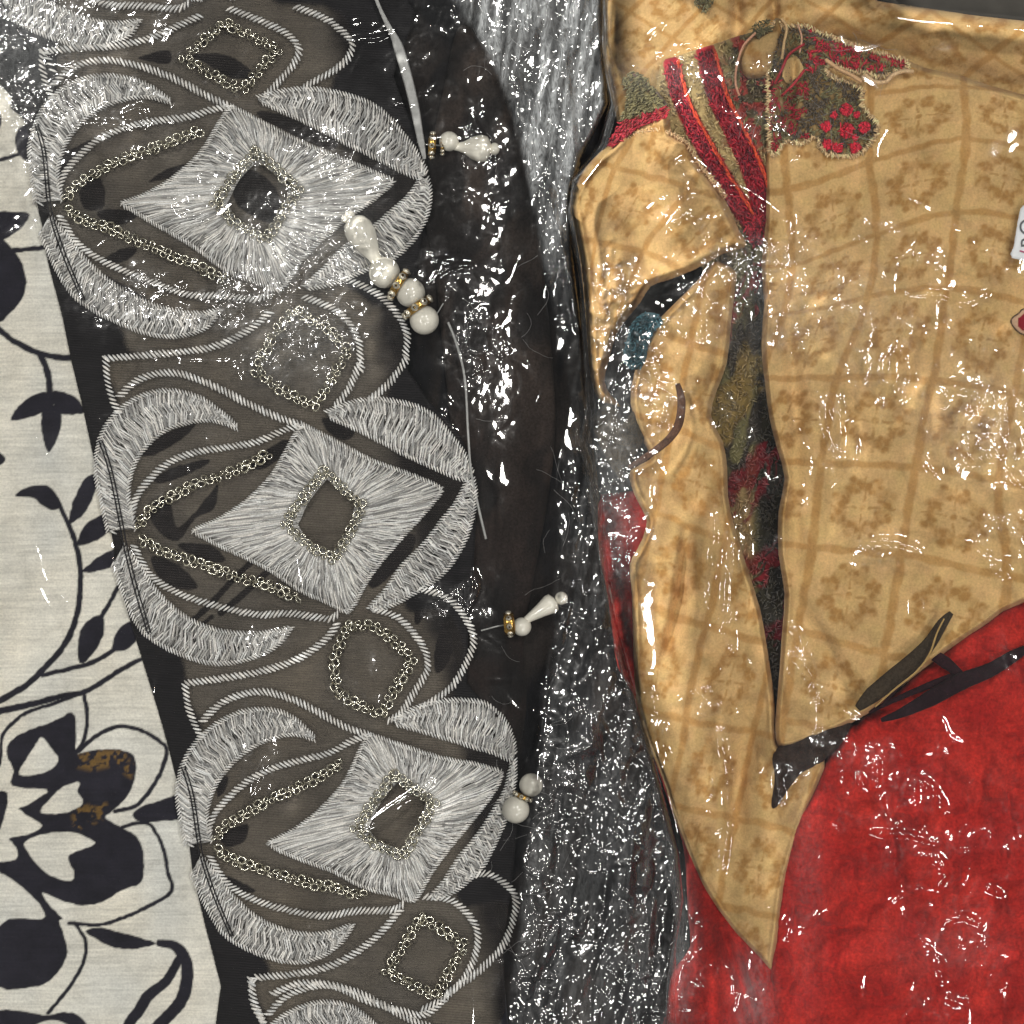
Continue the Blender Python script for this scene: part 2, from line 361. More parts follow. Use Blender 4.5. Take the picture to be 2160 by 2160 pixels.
# ------------------------------------------------------------------ printed cotton, far left
CR = np.array([.80, .77, .675]); BK = np.array([.016, .015, .022]); GD = np.array([.30, .17, .035])
def zcloth(x, y): return .0026 + .0022 * (fbm(x / 240, y / 300, 3, 3) - .5) + .0007 * (crease(x / 120 + .4 * noise(x / 90, y / 90, 2), y / 90, 2, 31) - .4)
def znet(x, y): return zcloth(x, y) + .0012 + .0005 * (fbm(x / 60 + y / 200, y / 110, 3, 8) - .3)
def c1(p): return Z(0, 0, 720, p)
def c3(p): return Z(0, 720, 720, p)
def c5(p): return Z(0, 1440, 720, p)
def c4(p): return Z(540, 720, 720, p)
def c2(p): return Z(540, 0, 720, p)
def c6(p): return Z(540, 1440, 720, p)
FILL = [c1([(-20, 1210), (100, 1200), (170, 1215), (110, 1300), (-20, 1360)]), c1([(-20, 1360), (60, 1400), (120, 1480), (150, 1600), (120, 1700), (60, 1770), (-20, 1800)]),
 c1([(-20, 640), (10, 660), (0, 720), (-20, 730)]), c1([(90, 760), (130, 710), (260, 690), (300, 900), (230, 930), (130, 900), (90, 830)]),
 c3([(60, 445), (100, 370), (200, 300), (290, 285), (330, 300), (300, 370), (200, 420), (100, 447)]), c3([(290, 285), (400, 300), (450, 340), (480, 400), (380, 415), (320, 390)]),
 c3([(250, 380), (340, 370), (345, 480), (310, 580), (275, 630), (245, 560), (232, 460)]), c3([(-20, 620), (30, 660), (20, 690), (-20, 710)]),
 c3([(85, 872), (130, 835), (230, 812), (290, 830), (330, 890), (345, 940), (290, 955), (240, 930), (190, 888), (130, 880)]),
 c3([(530, 750), (550, 800), (530, 880), (480, 970), (395, 1035), (395, 980), (420, 890), (470, 790)]),
 c3([(640, 965), (640, 1050), (560, 1120), (455, 1158), (442, 1120), (480, 1040), (540, 1000)]), c3([(670, 1170), (700, 1240), (600, 1290), (465, 1308), (530, 1240), (600, 1195)]),
 c3([(580, 1555), (590, 1640), (560, 1720), (500, 1800), (450, 1820), (440, 1740), (455, 1640), (510, 1570)]), c3([(760, 1580), (790, 1640), (770, 1700), (700, 1750), (635, 1745), (650, 1670), (690, 1610)]),
 c5([(750, 750), (800, 700), (900, 670), (1050, 630), (1060, 760), (900, 785), (800, 792)]), c5([(485, 1405), (560, 1385), (700, 1420), (880, 1472), (780, 1505), (650, 1500), (540, 1450)]),
 c5([(-20, 640), (42, 625), (30, 740), (-20, 860)]), c5([(-20, 1862), (250, 1882), (350, 1865), (440, 1880), (500, 1960), (480, 2100), (-20, 2100)]),
 # seen through the net
 c1([(560, 1000), (595, 1080), (580, 1180), (480, 1185), (450, 1090), (500, 1010)]), c1([(560, 1190), (700, 1185), (780, 1220), (680, 1275), (570, 1240)]), c1([(580, 1475), (680, 1410), (775, 1398), (740, 1460), (640, 1495)]),
 c1([(840, 1030), (960, 950), (1100, 925), (1080, 980), (960, 1010)]), c1([(780, 330), (860, 300), (960, 285), (960, 360), (850, 350)]), c1([(1070, 320), (1200, 300), (1330, 330), (1440, 430), (1300, 440), (1150, 350)]),
 c1([(330, 900), (450, 820), (520, 800), (400, 950), (350, 1050)]), c1([(480, 1520), (640, 1580), (780, 1660), (830, 1700), (640, 1650), (500, 1580)]), c1([(1320, 990), (1430, 960), (1560, 1060), (1590, 1180), (1540, 1260), (1440, 1230), (1330, 1140)]),
 c3([(870, 790), (960, 720), (1150, 670), (1180, 690), (1050, 760), (930, 800)]), c3([(800, 640), (900, 540), (1040, 480), (1110, 470), (1020, 560), (880, 640)]), c3([(1175, 880), (1235, 810), (1210, 950), (1110, 1000), (1010, 1130), (900, 1080), (850, 980), (900, 880), (960, 900), (1000, 1050), (1090, 980)]),
 c3([(1000, 1150), (1180, 1150), (1280, 1240), (1150, 1240)]), c3([(860, 1215), (1000, 1260), (1100, 1350), (1110, 1400), (980, 1395), (880, 1310)]), c3([(1400, 700), (1600, 560), (1640, 600), (1500, 720)]),
 c5([(1230, 560), (1290, 530), (1280, 600), (1230, 650)]), c5([(1230, 1090), (1330, 1110), (1450, 1180), (1340, 1180)]), c5([(1250, 860), (1400, 800), (1380, 900), (1280, 930)]),
 c4([(380, 430), (520, 470), (560, 530), (480, 560), (400, 500)]), c4([(820, 640), (1100, 740), (1180, 800), (1090, 860), (900, 760)]), c4([(640, 1310), (780, 1130), (900, 1090), (880, 1200), (760, 1330), (660, 1400)]), c4([(980, 930), (1040, 900), (1090, 970), (1040, 1030)]),
 c2([(0, 650), (120, 640), (440, 780), (420, 850), (200, 760)]), c2([(560, 1180), (640, 1060), (880, 1010), (880, 1080), (760, 1220), (660, 1260)]),
 c4([(900, 1480), (960, 1470), (950, 1560), (900, 1600)]), c4([(1040, 1640), (1130, 1600), (1100, 1800), (1020, 1880), (1010, 1760)]), c6([(1210, 380), (1440, 430), (1400, 500), (1220, 490)]),
]
STR = [(c1([(60, 1420), (250, 1400), (330, 1380)]), 10), (c1([(-20, 915), (80, 880), (150, 860)]), 8), (c1([(-20, 1850), (80, 1932), (220, 1999), (350, 2025), (450, 2020)]), 13),
 (c3([(230, 80), (270, 180), (285, 300)]), 14), (c3([(320, 890), (380, 1020), (430, 1150), (455, 1300), (450, 1450), (420, 1600), (350, 1740), (230, 1870), (150, 1945), (60, 2000), (-30, 2050)]), [10, 13, 14]),
 (c3([(690, 1350), (620, 1480), (560, 1580)]), 9), (c3([(240, 1890), (450, 1840), (560, 1800), (660, 1735)]), 10), (c3([(1200, 1560), (1000, 1700), (820, 1790), (700, 1850), (500, 1975), (350, 2010), (150, 2060), (-20, 2095)]), [8, 11, 15]),
 (c3([(1440, 1230), (1300, 1370), (1200, 1480), (1090, 1580)]), 13), (c3([(1540, 1280), (1400, 1410), (1250, 1540)]), 14),
 (c5([(470, 50), (490, 150), (490, 250), (470, 340), (430, 400), (520, 320), (620, 262), (700, 247), (800, 270), (900, 330), (945, 380), (920, 480), (870, 580), (800, 670), (740, 710), (650, 728)]), 9),
 (c5([(460, 60), (300, 120), (150, 170), (50, 250), (8, 320), (2, 430), (-20, 500)]), 8), (c5([(690, 820), (770, 795), (840, 800), (890, 860), (930, 960), (950, 1070), (972, 1180), (850, 1260), (700, 1330), (560, 1370), (390, 1360)]), 8),
 (c5([(900, 1475), (990, 1490), (1050, 1570), (1058, 1680), (1030, 1790), (960, 1880), (880, 1960), (840, 2040)]), [14, 26, 27, 26, 24]), (c5([(1010, 1570), (940, 1690), (840, 1770), (790, 1850), (720, 1950), (700, 2040)]), [18, 24, 22]),
 (c5([(420, 1360), (480, 1450), (480, 1560), (420, 1680), (340, 1790), (270, 1870)]), 8)]
BIG = c5([(410, 168), (430, 260), (430, 395), (480, 390), (560, 378), (650, 375), (740, 400), (770, 450), (765, 540), (735, 620), (690, 680), (620, 740), (600, 765), (690, 820), (760, 860), (805, 930), (815, 1020), (800, 1130), (700, 1170), (600, 1230), (500, 1260), (400, 1250), (320, 1220), (240, 1190), (280, 1260), (355, 1335), (335, 1350), (370, 1450), (375, 1560), (300, 1670), (200, 1720), (-20, 1715), (-20, 1430), (60, 1335), (240, 1340), (240, 1280), (150, 1180), (60, 1110), (-20, 1060), (-20, 1020), (90, 1000), (90, 930), (50, 880), (160, 860), (240, 810), (170, 760), (105, 715), (160, 690), (220, 650), (265, 605), (70, 585), (75, 500), (35, 390), (70, 320), (160, 270), (300, 220)])
HOLES = [c5([(235, 310), (290, 370), (330, 430), (300, 480), (230, 515), (110, 520), (150, 430), (200, 350)]), c5([(450, 570), (440, 620), (470, 670), (440, 710), (350, 740), (230, 735), (280, 660), (340, 600), (420, 565)]),
 c5([(135, 910), (200, 870), (330, 845), (430, 850), (520, 890), (530, 920), (400, 970), (390, 1010), (420, 1080), (400, 1120), (330, 1110), (230, 1050), (160, 960)]), c5([(190, 1960), (250, 1915), (330, 1912), (400, 1960)])]
def cream_col(x, y, sd):
    ink = np.zeros(x.shape)
    xx = x + 2.2 * (noise(x / 9, y / 9, 5) - .5); yy = y + 2.2 * (noise(x / 9, y / 9, 6) - .5)
    for p in FILL: ink = np.maximum(ink, cover(xx, yy, smooth_path(p, 4, True)))
    for p, w_ in STR: ink = np.maximum(ink, stroke(xx, yy, smooth_path(p, 4), w_))
    ink = np.maximum(ink, cover(xx, yy, smooth_path(BIG, 3, True)))
    for p in HOLES: ink = ink * (1 - cover(xx, yy, smooth_path(p, 4, True)))
    ed = x - np.interp(y, [-90, 500, 1100, 1700, 2250], [720, 790, 900, 1030, 1080]) + 60 * (fbm(x / 60, y / 60, 2, 48) - .5); ink = np.maximum(ink, sstep(-70, -5, ed))
    sl = fbm(x / 90, (y + .08 * x) / 5, 3, 40); cl = fbm(x / 120, y / 160, 3, 44)
    base = CR[None] * (.86 + .22 * sl + .12 * (cl - .5))[:, None]
    base = base * lerp(np.array([[.93, .97, 1.03]]), np.array([[1.03, 1., .95]]), cl[:, None])
    gz = np.maximum(cover(x, y, c5([(430, 400), (560, 380), (700, 385), (755, 470), (740, 540), (640, 470), (520, 500), (440, 480)]), 8), cover(x, y, c5([(400, 700), (600, 680), (620, 740), (500, 830), (420, 830)]), 8))
    g = gz * .6 * sstep(.50, .62, fbm(x / 14, y / 14, 4, 71))
    bk = lerp(BK[None] * (.8 + .6 * fbm(x / 30, y / 30, 3, 9))[:, None], GD[None], (g * .9)[:, None])
    # the dark border fabric sewn in behind the outer scallops
    return lerp(base, bk, ink[:, None])
CREAM = [(-240, -90), (720, -90), (790, 500), (900, 1100), (1030, 1700), (1080, 2250), (-240, 2250)]
cream = sheet("printed_cotton", M_cream, CREAM, zcloth, 2.6, cream_col, edge=(.002, 10))
tag(cream, "cream cotton cloth printed with black leaves, vines and heart petals along the left edge", "fabric")

# ------------------------------------------------------------------ black georgette under the pearls
def zdark(x, y):
    b = .0006 + .0016 * (fbm(x / 60 + .25 * fbm(y / 160, x / 90, 2, 2), y / 420, 4, 12) - .5) * 2
    return b + .0005 * crease(x / 35 + y / 300, y / 190, 3, 77) - .0025 * np.exp(-((x - 1180) / 60) ** 2)
def dark_col(x, y, sd):
    n = fbm(x / 60 + y / 500 + .8 * noise(x / 60, y / 90, 1), y / 150, 4, 21); n2 = fbm(x / 200, y / 260, 3, 22)
    a = np.array([[.005, .005, .006]]); b = np.array([[.019, .015, .013]])
    c = lerp(a, b, sstep(.35, .75, n)[:, None])
    return c * (.6 + .8 * n2)[:, None]
DARK = [(480, -90), (1290, -90), (1290, 250), (1240, 420), (1260, 900), (1300, 1300), (1420, 1700), (1480, 2250), (480, 2250)]
dark = sheet("black_georgette_fold", M_dark, DARK, zdark, 3.4, dark_col, edge=(.004, 30))
tag(dark, "black sheer georgette lying in long creases between the two garments", "fabric")
BROWN = [(965, 60), (1005, 72), (1045, 140), (1085, 250), (1118, 370), (1135, 470), (1150, 600), (1165, 760), (1172, 900), (1158, 1040), (1130, 1200), (1105, 1350), (1110, 1500), (1080, 1650), (1050, 1800), (1000, 1850), (985, 1500), (960, 1280), (965, 1100), (950, 900), (930, 700), (915, 560), (890, 430), (905, 330), (935, 190)]
def zbrown(x, y): return zdark(x, y) + .0016 + .0007 * crease(x / 45 + y / 200, y / 150, 3, 61)
def brown_col(x, y, sd):
    n = fbm(x / 60 + y / 400 + .8 * noise(x / 50, y / 70, 1), y / 130, 4, 121); t = sstep(.3, .75, n)
    up = sstep(1300, 500, y)
    a = np.array([[.010, .0085, .008]]); b = lerp(np.array([[.020, .014, .012]]), np.array([[.042, .031, .025]]), up[:, None])
    return lerp(a, b, t[:, None]) * (.55 + .9 * fbm(x / 120, y / 120, 2, 5))[:, None]
brown = sheet("brown_net_fold", M_dark, smooth_path(BROWN, 4, True), zbrown, 3., brown_col, edge=(.0012, 14))
tag(brown, "dark brown sheer net bulging in a long leaf shape right of the embroidered band", "fabric")

# ------------------------------------------------------------------ embroidered net band
dress = empty("embroidered_net_dress", "black sheer net garment with silver leaf and diamond embroidery under clear plastic", "dress")
M2K = [(637, 895), (935, 1029), (737, 1294), (406, 1119), (268, 1130), (358, 824), (203, 962), (499, 899), (447, 1398), (611, 1324), (875, 858), (995, 1007), (961, 1175), (224, 754)]
M1K = [(488, 224), (830, 382), (593, 615), (257, 429), (112, 436), (209, 160), (67, 291), (358, 212), (317, 704), (460, 655), (764, 212), (898, 373), (864, 514), (89, 108)]
M3K = [(778, 1548), (1062, 1630), (875, 1902), (562, 1779), (429, 1787), (540, 1496), (376, 1649), (663, 1556), (615, 2029), (741, 1951), (1006, 1481), (1084, 1600), (1036, 1794), (391, 1444)]
TP = {1: TPS(M2K, M1K), 3: TPS(M2K, M3K)}
def mp(i, p):
    p = np.asarray(p, float)[:, :2]
    if i == 2: return p
    if i == 0: return TP[1].pts(p) + [-168, -612]
    if i == 4: return TP[3].pts(p) + [138, 618]
    return TP[i].pts(p)
NETL = [(-240, 120), (0, 178), (22, 228), (50, 252), (64, 300), (76, 335), (78, 428), (90, 480), (96, 530), (112, 596), (132, 671), (150, 760), (172, 850), (196, 960), (212, 1040), (236, 1130), (252, 1230), (290, 1360), (318, 1450), (345, 1540), (376, 1660), (396, 1750), (405, 1830), (432, 1950), (466, 2080), (500, 2250)]
NET = NETL + [(1010, 2250), (1062, 1990), (1088, 1780), (1092, 1600), (1060, 1500), (985, 1440), (1000, 1180), (1002, 1010), (960, 900), (860, 780), (880, 560), (905, 380), (880, 280), (830, 160), (800, -90), (-240, -90)]
SHEER = []
for i in range(5):
    SHEER.append(smooth_path(mp(i, [(224, 760), (250, 850), (215, 960), (240, 1080), (262, 1160), (290, 1310), (380, 1385), (395, 1440), (470, 1470), (700, 1540), (830, 1500), (900, 1400), (900, 1320), (850, 1260), (950, 1170), (992, 1020), (940, 890), (820, 840), (860, 740), (800, 640), (560, 680), (420, 740)]), 3, True))
def net_ex(x, y, sd):
    s = np.zeros(x.shape)
    for p in SHEER: s = np.maximum(s, cover(x, y, p, 7))
    right = sstep(870, 970, x - .23 * (y - 300))
    s = s * (1 - .75 * right) * np.where((x < 120) & (y < 225), 0, 1)
    d = 1.06 - s * (.43 + .10 * (fbm(x / 60, y / 60, 3, 55) - .5))
    return {'dens': d}
def net_col(x, y, sd):
    n = fbm(x / 90, y / 90, 3, 15)
    s = np.zeros(x.shape)
    for p in SHEER: s = np.maximum(s, cover(x, y, p, 7))
    s = s * np.where((x < 120) & (y < 225), 0, 1)
    return lerp(np.array([[.007, .006, .007]]), np.array([[.024, .0205, .019]]), s[:, None]) * (.75 + .5 * n)[:, None]
sheet("net_panel", M_net, smooth_path(NET, 2, True), znet, 3., net_col, net_ex, dress, edge=(.0006, 6))

def frame_ok(p, m=70): return (p[:, 0] > -m) & (p[:, 0] < 2160 + m) & (p[:, 1] > -m) & (p[:, 1] < 2160 + m)
def to3(p, h):
    z = znet(p[:, 0], p[:, 1]) + h
    return np.stack(W3(p[:, 0], p[:, 1], z), 1)
def grey(n, lo=.10, hi=.92, warm=.05):
    v = lo + (hi - lo) * rng.random(n) ** .9; t = (rng.random(n) - .45) * warm
    return np.stack([v * (1.02 + t), v, v * (.95 - t)], 1)
def satin(name, outer, inner, gap=4.6, layers=3, lean=.035, parent=dress, rr=1.8, hh=.0003):
    """satin filled band between two traced edges"""
    L = max(plen(outer), plen(inner)); n = int(L / gap); o = resample(outer, n); q = resample(inner, n)
    A = []; B = []; H1 = []; H2 = []
    for k in range(layers):
        lo = k / layers - .10; hi = (k + 1) / layers + .12
        t = np.arange(n) + rng.normal(0, .4, n)
        sh = n * lean * (1 if k % 2 == 0 else -.55)
        def at(u, tt):
            tt = np.clip(tt, 0, n - 1); i = np.floor(tt).astype(int); i2 = np.minimum(i + 1, n - 1); f = (tt - i)[:, None]
            a = o[i] * (1 - f) + o[i2] * f; b = q[i] * (1 - f) + q[i2] * f; return a + (b - a) * u[:, None]
        u1 = np.clip(lo + rng.uniform(-.11, .11, n) * (k > 0), -.02, 1); u2 = np.clip(hi + rng.uniform(-.11, .11, n) * (k < layers - 1), 0, 1.02)
        A.append(at(u1, t - sh / 2)); B.append(at(u2, t + sh / 2))
        dome = lambda u: hh * 1.6 * np.sqrt(np.clip(1 - (2 * u - 1) ** 2, 0, 1))
        H1.append(dome(u1)); H2.append(dome(u2))
    A = np.concatenate(A); B = np.concatenate(B); H1 = np.concatenate(H1); H2 = np.concatenate(H2)
    m = frame_ok(A) & frame_ok(B) & (np.hypot(*(A - B).T) > 2); A, B, H1, H2 = A[m], B[m], H1[m], H2[m]
    if len(A) < 8: return None
    jit = rng.uniform(0, .00022, len(A)); G = grey(len(A), .22, .98)
    o2, q2 = resample(outer, int(n * 1.3)), resample(inner, int(n * 1.3)); mid = (o2 + q2) / 2 + rng.normal(0, 1.5, o2.shape)     # dull under-stitching
    a2 = np.concatenate([o2 + (q2 - o2) * .05, mid]); b2 = np.concatenate([mid, q2 + (o2 - q2) * .05]); ok = frame_ok(a2) & frame_ok(b2) & (np.hypot(*(a2 - b2).T) > 2); a2, b2 = a2[ok], b2[ok]
    nn_ = len(a2); hm = np.full(nn_, .0002); A = np.concatenate([A, a2]); B = np.concatenate([B, b2]); H1 = np.concatenate([H1, hm]); H2 = np.concatenate([H2, hm]); jit = np.concatenate([jit, np.zeros(nn_)]); G = np.concatenate([G, grey(nn_, .12, .38)])
    return tubes(name, to3(A, .0001 + H1 + jit), to3(B, .0001 + H2 + jit), rng.uniform(.8, 1.25, len(A)) * rr * S, M_silver, parent, G, lift=.0002)
def cord(name, path, parent=dress, width=15., pitch=8.6, rr=3.0, lo=.55, hi=1.0, sgn=1, h=.00035):
    """corded outline: slanted whipped stitches"""
    path = smooth_path(path, 6); n = max(3, int(plen(path) / pitch)); p = resample(path, n)
    d = np.gradient(p, axis=0); d /= np.linalg.norm(d, axis=1, keepdims=True) + 1e-9
    nn = np.stack([-d[:, 1], d[:, 0]], 1) * sgn; wv = width * rng.uniform(.85, 1.15, n)[:, None]
    A = p - nn * wv * .5 - d * wv * .42; B = p + nn * wv * .5 + d * wv * .42
    m = frame_ok(p, 60); A, B = A[m], B[m]
    if len(A) < 3: return None
    return tubes(name, to3(A, .0001), to3(B, .0001), rr * S * rng.uniform(.85, 1.15, len(A)), M_silver, parent, grey(len(A), lo, hi, .05), lift=h, taper=.5)
LINKS = []
def chain(path, rad=7.6, pitch=9.2, label=None, parent=dress, off=5.5, up=0.):
    path = np.array(path, float)
    n = max(3, int(plen(path) / pitch)); p = resample(path, n); d = np.gradient(p, axis=0); d /= np.linalg.norm(d, axis=1, keepdims=True) + 1e-9
    nn = np.stack([-d[:, 1], d[:, 0]], 1); m = frame_ok(p, 30)
    if m.sum() < 3: return
    q = p[m]
    th = ribbon_tube("gold_chain", to3(q, .0004 + up), 1.5 * S, M_gold, parent, 4)
    for i in np.where(m)[0]:
        c = p[i] + nn[i] * off * (1 if i % 2 else -1) + rng.uniform(-1.4, 1.4, 2)
        LINKS.append((c, math.atan2(-d[i, 1], d[i, 0]) + rng.uniform(-.4, .4), rad * rng.uniform(.75, 1.2), th, up))
# ---- one motif traced on the middle repeat, carried to the others
A_out = c3([(1340, 480), (1250, 400), (1130, 320), (960, 280), (800, 310), (690, 380), (600, 480), (555, 600), (540, 720), (570, 880), (610, 1070)])
A_in = c3([(1340, 490), (1200, 445), (1030, 465), (900, 525), (800, 625), (750, 720), (725, 850), (735, 950), (770, 1060)])
B_out = c3([(640, 1260), (670, 1340), (720, 1480), (790, 1620), (900, 1710), (1050, 1780), (1200, 1820), (1350, 1810), (1500, 1760), (1600, 1690), (1645, 1620)])
B_in = c3([(700, 1160), (800, 1280), (850, 1370), (950, 1485), (1080, 1580), (1250, 1640), (1400, 1655), (1540, 1645), (1640, 1620)])
C_out = c4([(400, 400), (540, 345), (700, 328), (880, 360), (1000, 420), (1100, 530), (1180, 640), (1225, 745)])
C_in = c4([(420, 430), (560, 492), (700, 562), (850, 642), (1000, 710), (1120, 765), (1200, 785)])
D_out = c4([(1228, 780), (1240, 900), (1200, 1080), (1130, 1220), (1040, 1330), (930, 1400), (800, 1480), (660, 1525)])
D_in = c4([(1195, 790), (1130, 920), (1050, 1020), (950, 1150), (820, 1280), (740, 1400), (640, 1510)])
DIA = [[(637, 895), (689, 921), (778, 968), (857, 998), (935, 1029)], [(935, 1029), (905, 1070), (855, 1124), (800, 1188), (768, 1235), (737, 1294)], [(737, 1294), (690, 1270), (634, 1245), (559, 1196), (466, 1152), (406, 1119)], [(406, 1119), (466, 1093), (522, 1055), (576, 1000), (612, 935), (637, 895)]]
HOLE = [[(689, 1008), (720, 1036), (752, 1055)], [(752, 1055), (741, 1110), (702, 1170)], [(702, 1170), (652, 1143), (625, 1108)], [(625, 1108), (648, 1060), (689, 1008)]]
for i in range(5):
    for nm, o_, q_, ln in (("embroidered_leaf", A_out, A_in, .03), ("embroidered_leaf", B_out, B_in, .03), ("embroidered_leaf", C_out, C_in, .04), ("embroidered_leaf", D_out, D_in, -.03)):
        so = smooth_path(mp(i, o_), 6); si = smooth_path(mp(i, q_), 6)
        if i == 4 and (o_ is C_out or o_ is D_out): continue
        if satin(nm, so, si, lean=ln):
            cord("leaf_outline", resample(si, 14), width=12, pitch=6.6, rr=2.0); cord("leaf_outline", resample(so, 14), width=12, pitch=6.6, rr=2.0)
    oo = np.concatenate([resample(smooth_path(mp(i, e), 5), 60) for e in DIA]); hh = np.concatenate([resample(smooth_path(mp(i, e), 5), 60) for e in HOLE])
    if frame_ok(oo, 0).any() and i < 4:
        satin("embroidered_diamond", oo, hh, 4.1, 4, .008, rr=1.7, hh=.00035)
        cord("diamond_outline", resample(oo, 50), width=11, pitch=6, rr=1.9)
    if i in (1, 2, 3):
        hc = mp(i, [(684, 994), (722, 1028), (766, 1070), (738, 1122), (706, 1182), (650, 1150), (602, 1106), (640, 1050), (684, 994)])
        chain(hc, 7.2, 8.5, up=.0008)
    for pth, sg in ((c3([(680, 310), (760, 232), (870, 187), (1000, 180), (1120, 215), (1250, 272), (1400, 350), (1550, 420), (1690, 470)]), 1), (c3([(745, 1000), (765, 900), (830, 800), (950, 690), (1100, 630), (1280, 600), (1450, 570), (1600, 505), (1690, 478)]), 1),
                (c3([(760, 1160), (850, 1320), (1000, 1420), (1200, 1490), (1450, 1545), (1650, 1540), (1850, 1570), (1910, 1545)]), -1), (c3([(600, 100), (605, 200), (630, 310), (670, 400)]), -1), (c3([(610, 690), (585, 760), (600, 900), (640, 1080)]), -1)):
        cord("scroll_cord", mp(i, pth), sgn=sg)
    if i in (1, 2, 3):
        chain(smooth_path(mp(i, c3([(790, 1050), (830, 975), (900, 920), (1000, 860), (1120, 800), (1250, 760), (1380, 710), (1520, 640)])), 5))
        chain(smooth_path(mp(i, c3([(800, 1120), (900, 1180), (1000, 1210), (1100, 1250), (1250, 1300), (1400, 1350), (1500, 1370), (1600, 1420), (1690, 1450)])), 5))
    # black double seam line along the left edge
    for dx in (0, 7):
        sp = mp(i, np.array(c3([(560, 560), (620, 750), (680, 1050), (705, 1180), (760, 1400), (835, 1650)])) + [dx, 0]); sp = smooth_path(sp, 6); sp = sp[frame_ok(sp)]
        if len(sp) > 4: ribbon_tube("seam_thread", to3(sp, .0012), 1.5 * S, M_black, dress, 5)
# connecting scrolls between motifs
def src(p): return [(a * 1.118, b * 1.118) for a, b in p]
CON = [(c1([(1130, 90), (1000, 150), (850, 215), (650, 262), (450, 272), (330, 282), (240, 292)]), 1), (c1([(250, 300), (280, 350), (300, 400)]), -1),
 (src([(508, 590), (470, 622), (400, 655), (300, 668), (202, 676)]), 1), (c3([(1905, 1600), (1850, 1680), (1700, 1790), (1500, 1862), (1300, 1900), (1060, 1935)]), 1),
 (c6([(810, 1290), (700, 1420), (560, 1530), (400, 1610), (200, 1650), (0, 1670)]) + c5([(1440, 1690)]), 1), (c5([(1430, 1700), (1430, 1800), (1470, 1880), (1510, 1960)]), -1),
 (c4([(680, 1520), (800, 1560), (900, 1660), (960, 1760), (970, 1860), (925, 1940)]) + c6([(880, 80), (820, 170), (750, 215)]), -1), (c4([(930, 1400), (1080, 1450), (1180, 1560), (1232, 1680), (1200, 1800), (1120, 1940)]) + c6([(1020, 90), (930, 140)]), -1),
 (src([(575, 560), (640, 590), (675, 640), (680, 700)]) + c4([(590, 120), (530, 260), (450, 370)]), -1), (src([(650, 525), (720, 560), (765, 620), (765, 670)]) + c4([(850, 100), (760, 230), (640, 335)]), -1),
 (c1([(1300, 50), (1480, 120), (1620, 190), (1690, 270), (1670, 350), (1590, 450), (1500, 540)]), -1), (c2([(230, 40), (400, 110), (500, 190), (545, 250), (520, 330), (440, 400), (330, 460), (270, 500)]), -1),
 (c6([(960, 1210), (1100, 1230), (1200, 1310), (1255, 1420), (1235, 1560), (1170, 1680), (1060, 1790), (940, 1850)]), -1), (c6([(1190, 1100), (1300, 1080), (1400, 1130), (1470, 1220), (1450, 1360), (1390, 1500), (1250, 1640), (1080, 1760)]), -1),
 (c6([(100, 1760), (250, 1700), (450, 1720), (600, 1790), (800, 1850), (950, 1880), (1060, 1800)]), 1)]
for p, sg in CON: cord("scroll_cord", p, sgn=sg)
for P_ in ([(620, 655), (580, 700), (540, 783), (600, 825), (660, 858), (700, 800), (733, 740), (690, 690), (620, 655)], [(735, 1320), (785, 1318), (830, 1350), (870, 1392), (840, 1440), (805, 1508), (760, 1488), (712, 1462), (702, 1395), (735, 1320)],
           [(473, 48), (430, 85), (388, 123), (450, 158), (510, 190), (550, 145), (589, 104), (530, 75), (473, 48)], [(887, 1936), (930, 1960), (980, 1992), (950, 2045), (920, 2102), (865, 2075), (816, 2051), (850, 1995), (887, 1936)]):
    chain(P_, 7.5, 10.)
# chain links: share one little ring mesh
def ring_mesh(nm, R, r, a=9, b=3):
    V = []; F = []
    for i in range(a):
        for j in range(b):
            u = 2 * math.pi * i / a; v = 2 * math.pi * j / b + .5
            V.append(((R + r * math.cos(v)) * math.cos(u) * 1.12, (R + r * math.cos(v)) * math.sin(u) * .88, r * math.sin(v)))
            F.append((i * b + j, ((i + 1) % a) * b + j, ((i + 1) % a) * b + (j + 1) % b, i * b + (j + 1) % b))
    me = bpy.data.meshes.new(nm); me.from_pydata(V, [], F); me.materials.append(M_gold)
    for p in me.polygons: p.use_smooth = True
    return me
RM = ring_mesh("chain_link", .95, .34)
RV = np.array([v.co[:] for v in RM.vertices]); RF = np.array([p.vertices[:] for p in RM.polygons])
LINKS.sort(key=lambda l: -l[2]); restV = []; restF = []
from mathutils import Euler, Matrix
for k, (c, an, rd, par, up) in enumerate(LINKS):
    z = float(znet(np.array([c[0]]), np.array([c[1]]))[0]) + .0006 + up + random.random() * .0004
    X, Y, Zz = W3(c[0], c[1], z); mt = Matrix.Translation((float(X), float(Y), float(Zz))) @ Euler((random.uniform(-.7, .7), random.uniform(-.7, .7), an)).to_matrix().to_4x4() @ Matrix.Scale(rd * S, 4)
    if k < 290:
        o = bpy.data.objects.new("chain_link", RM); col.objects.link(o); o.parent = par; o.matrix_world = mt; o.matrix_local = mt
    else:
        M = np.array(mt); v = RV @ M[:3, :3].T + M[:3, 3]; restF.append(RF + sum(len(a) for a in restV)); restV.append(v)
if restV: tag(raw_mesh("chain_links", np.concatenate(restV), np.concatenate(restF), M_gold, dress), kind='stuff')

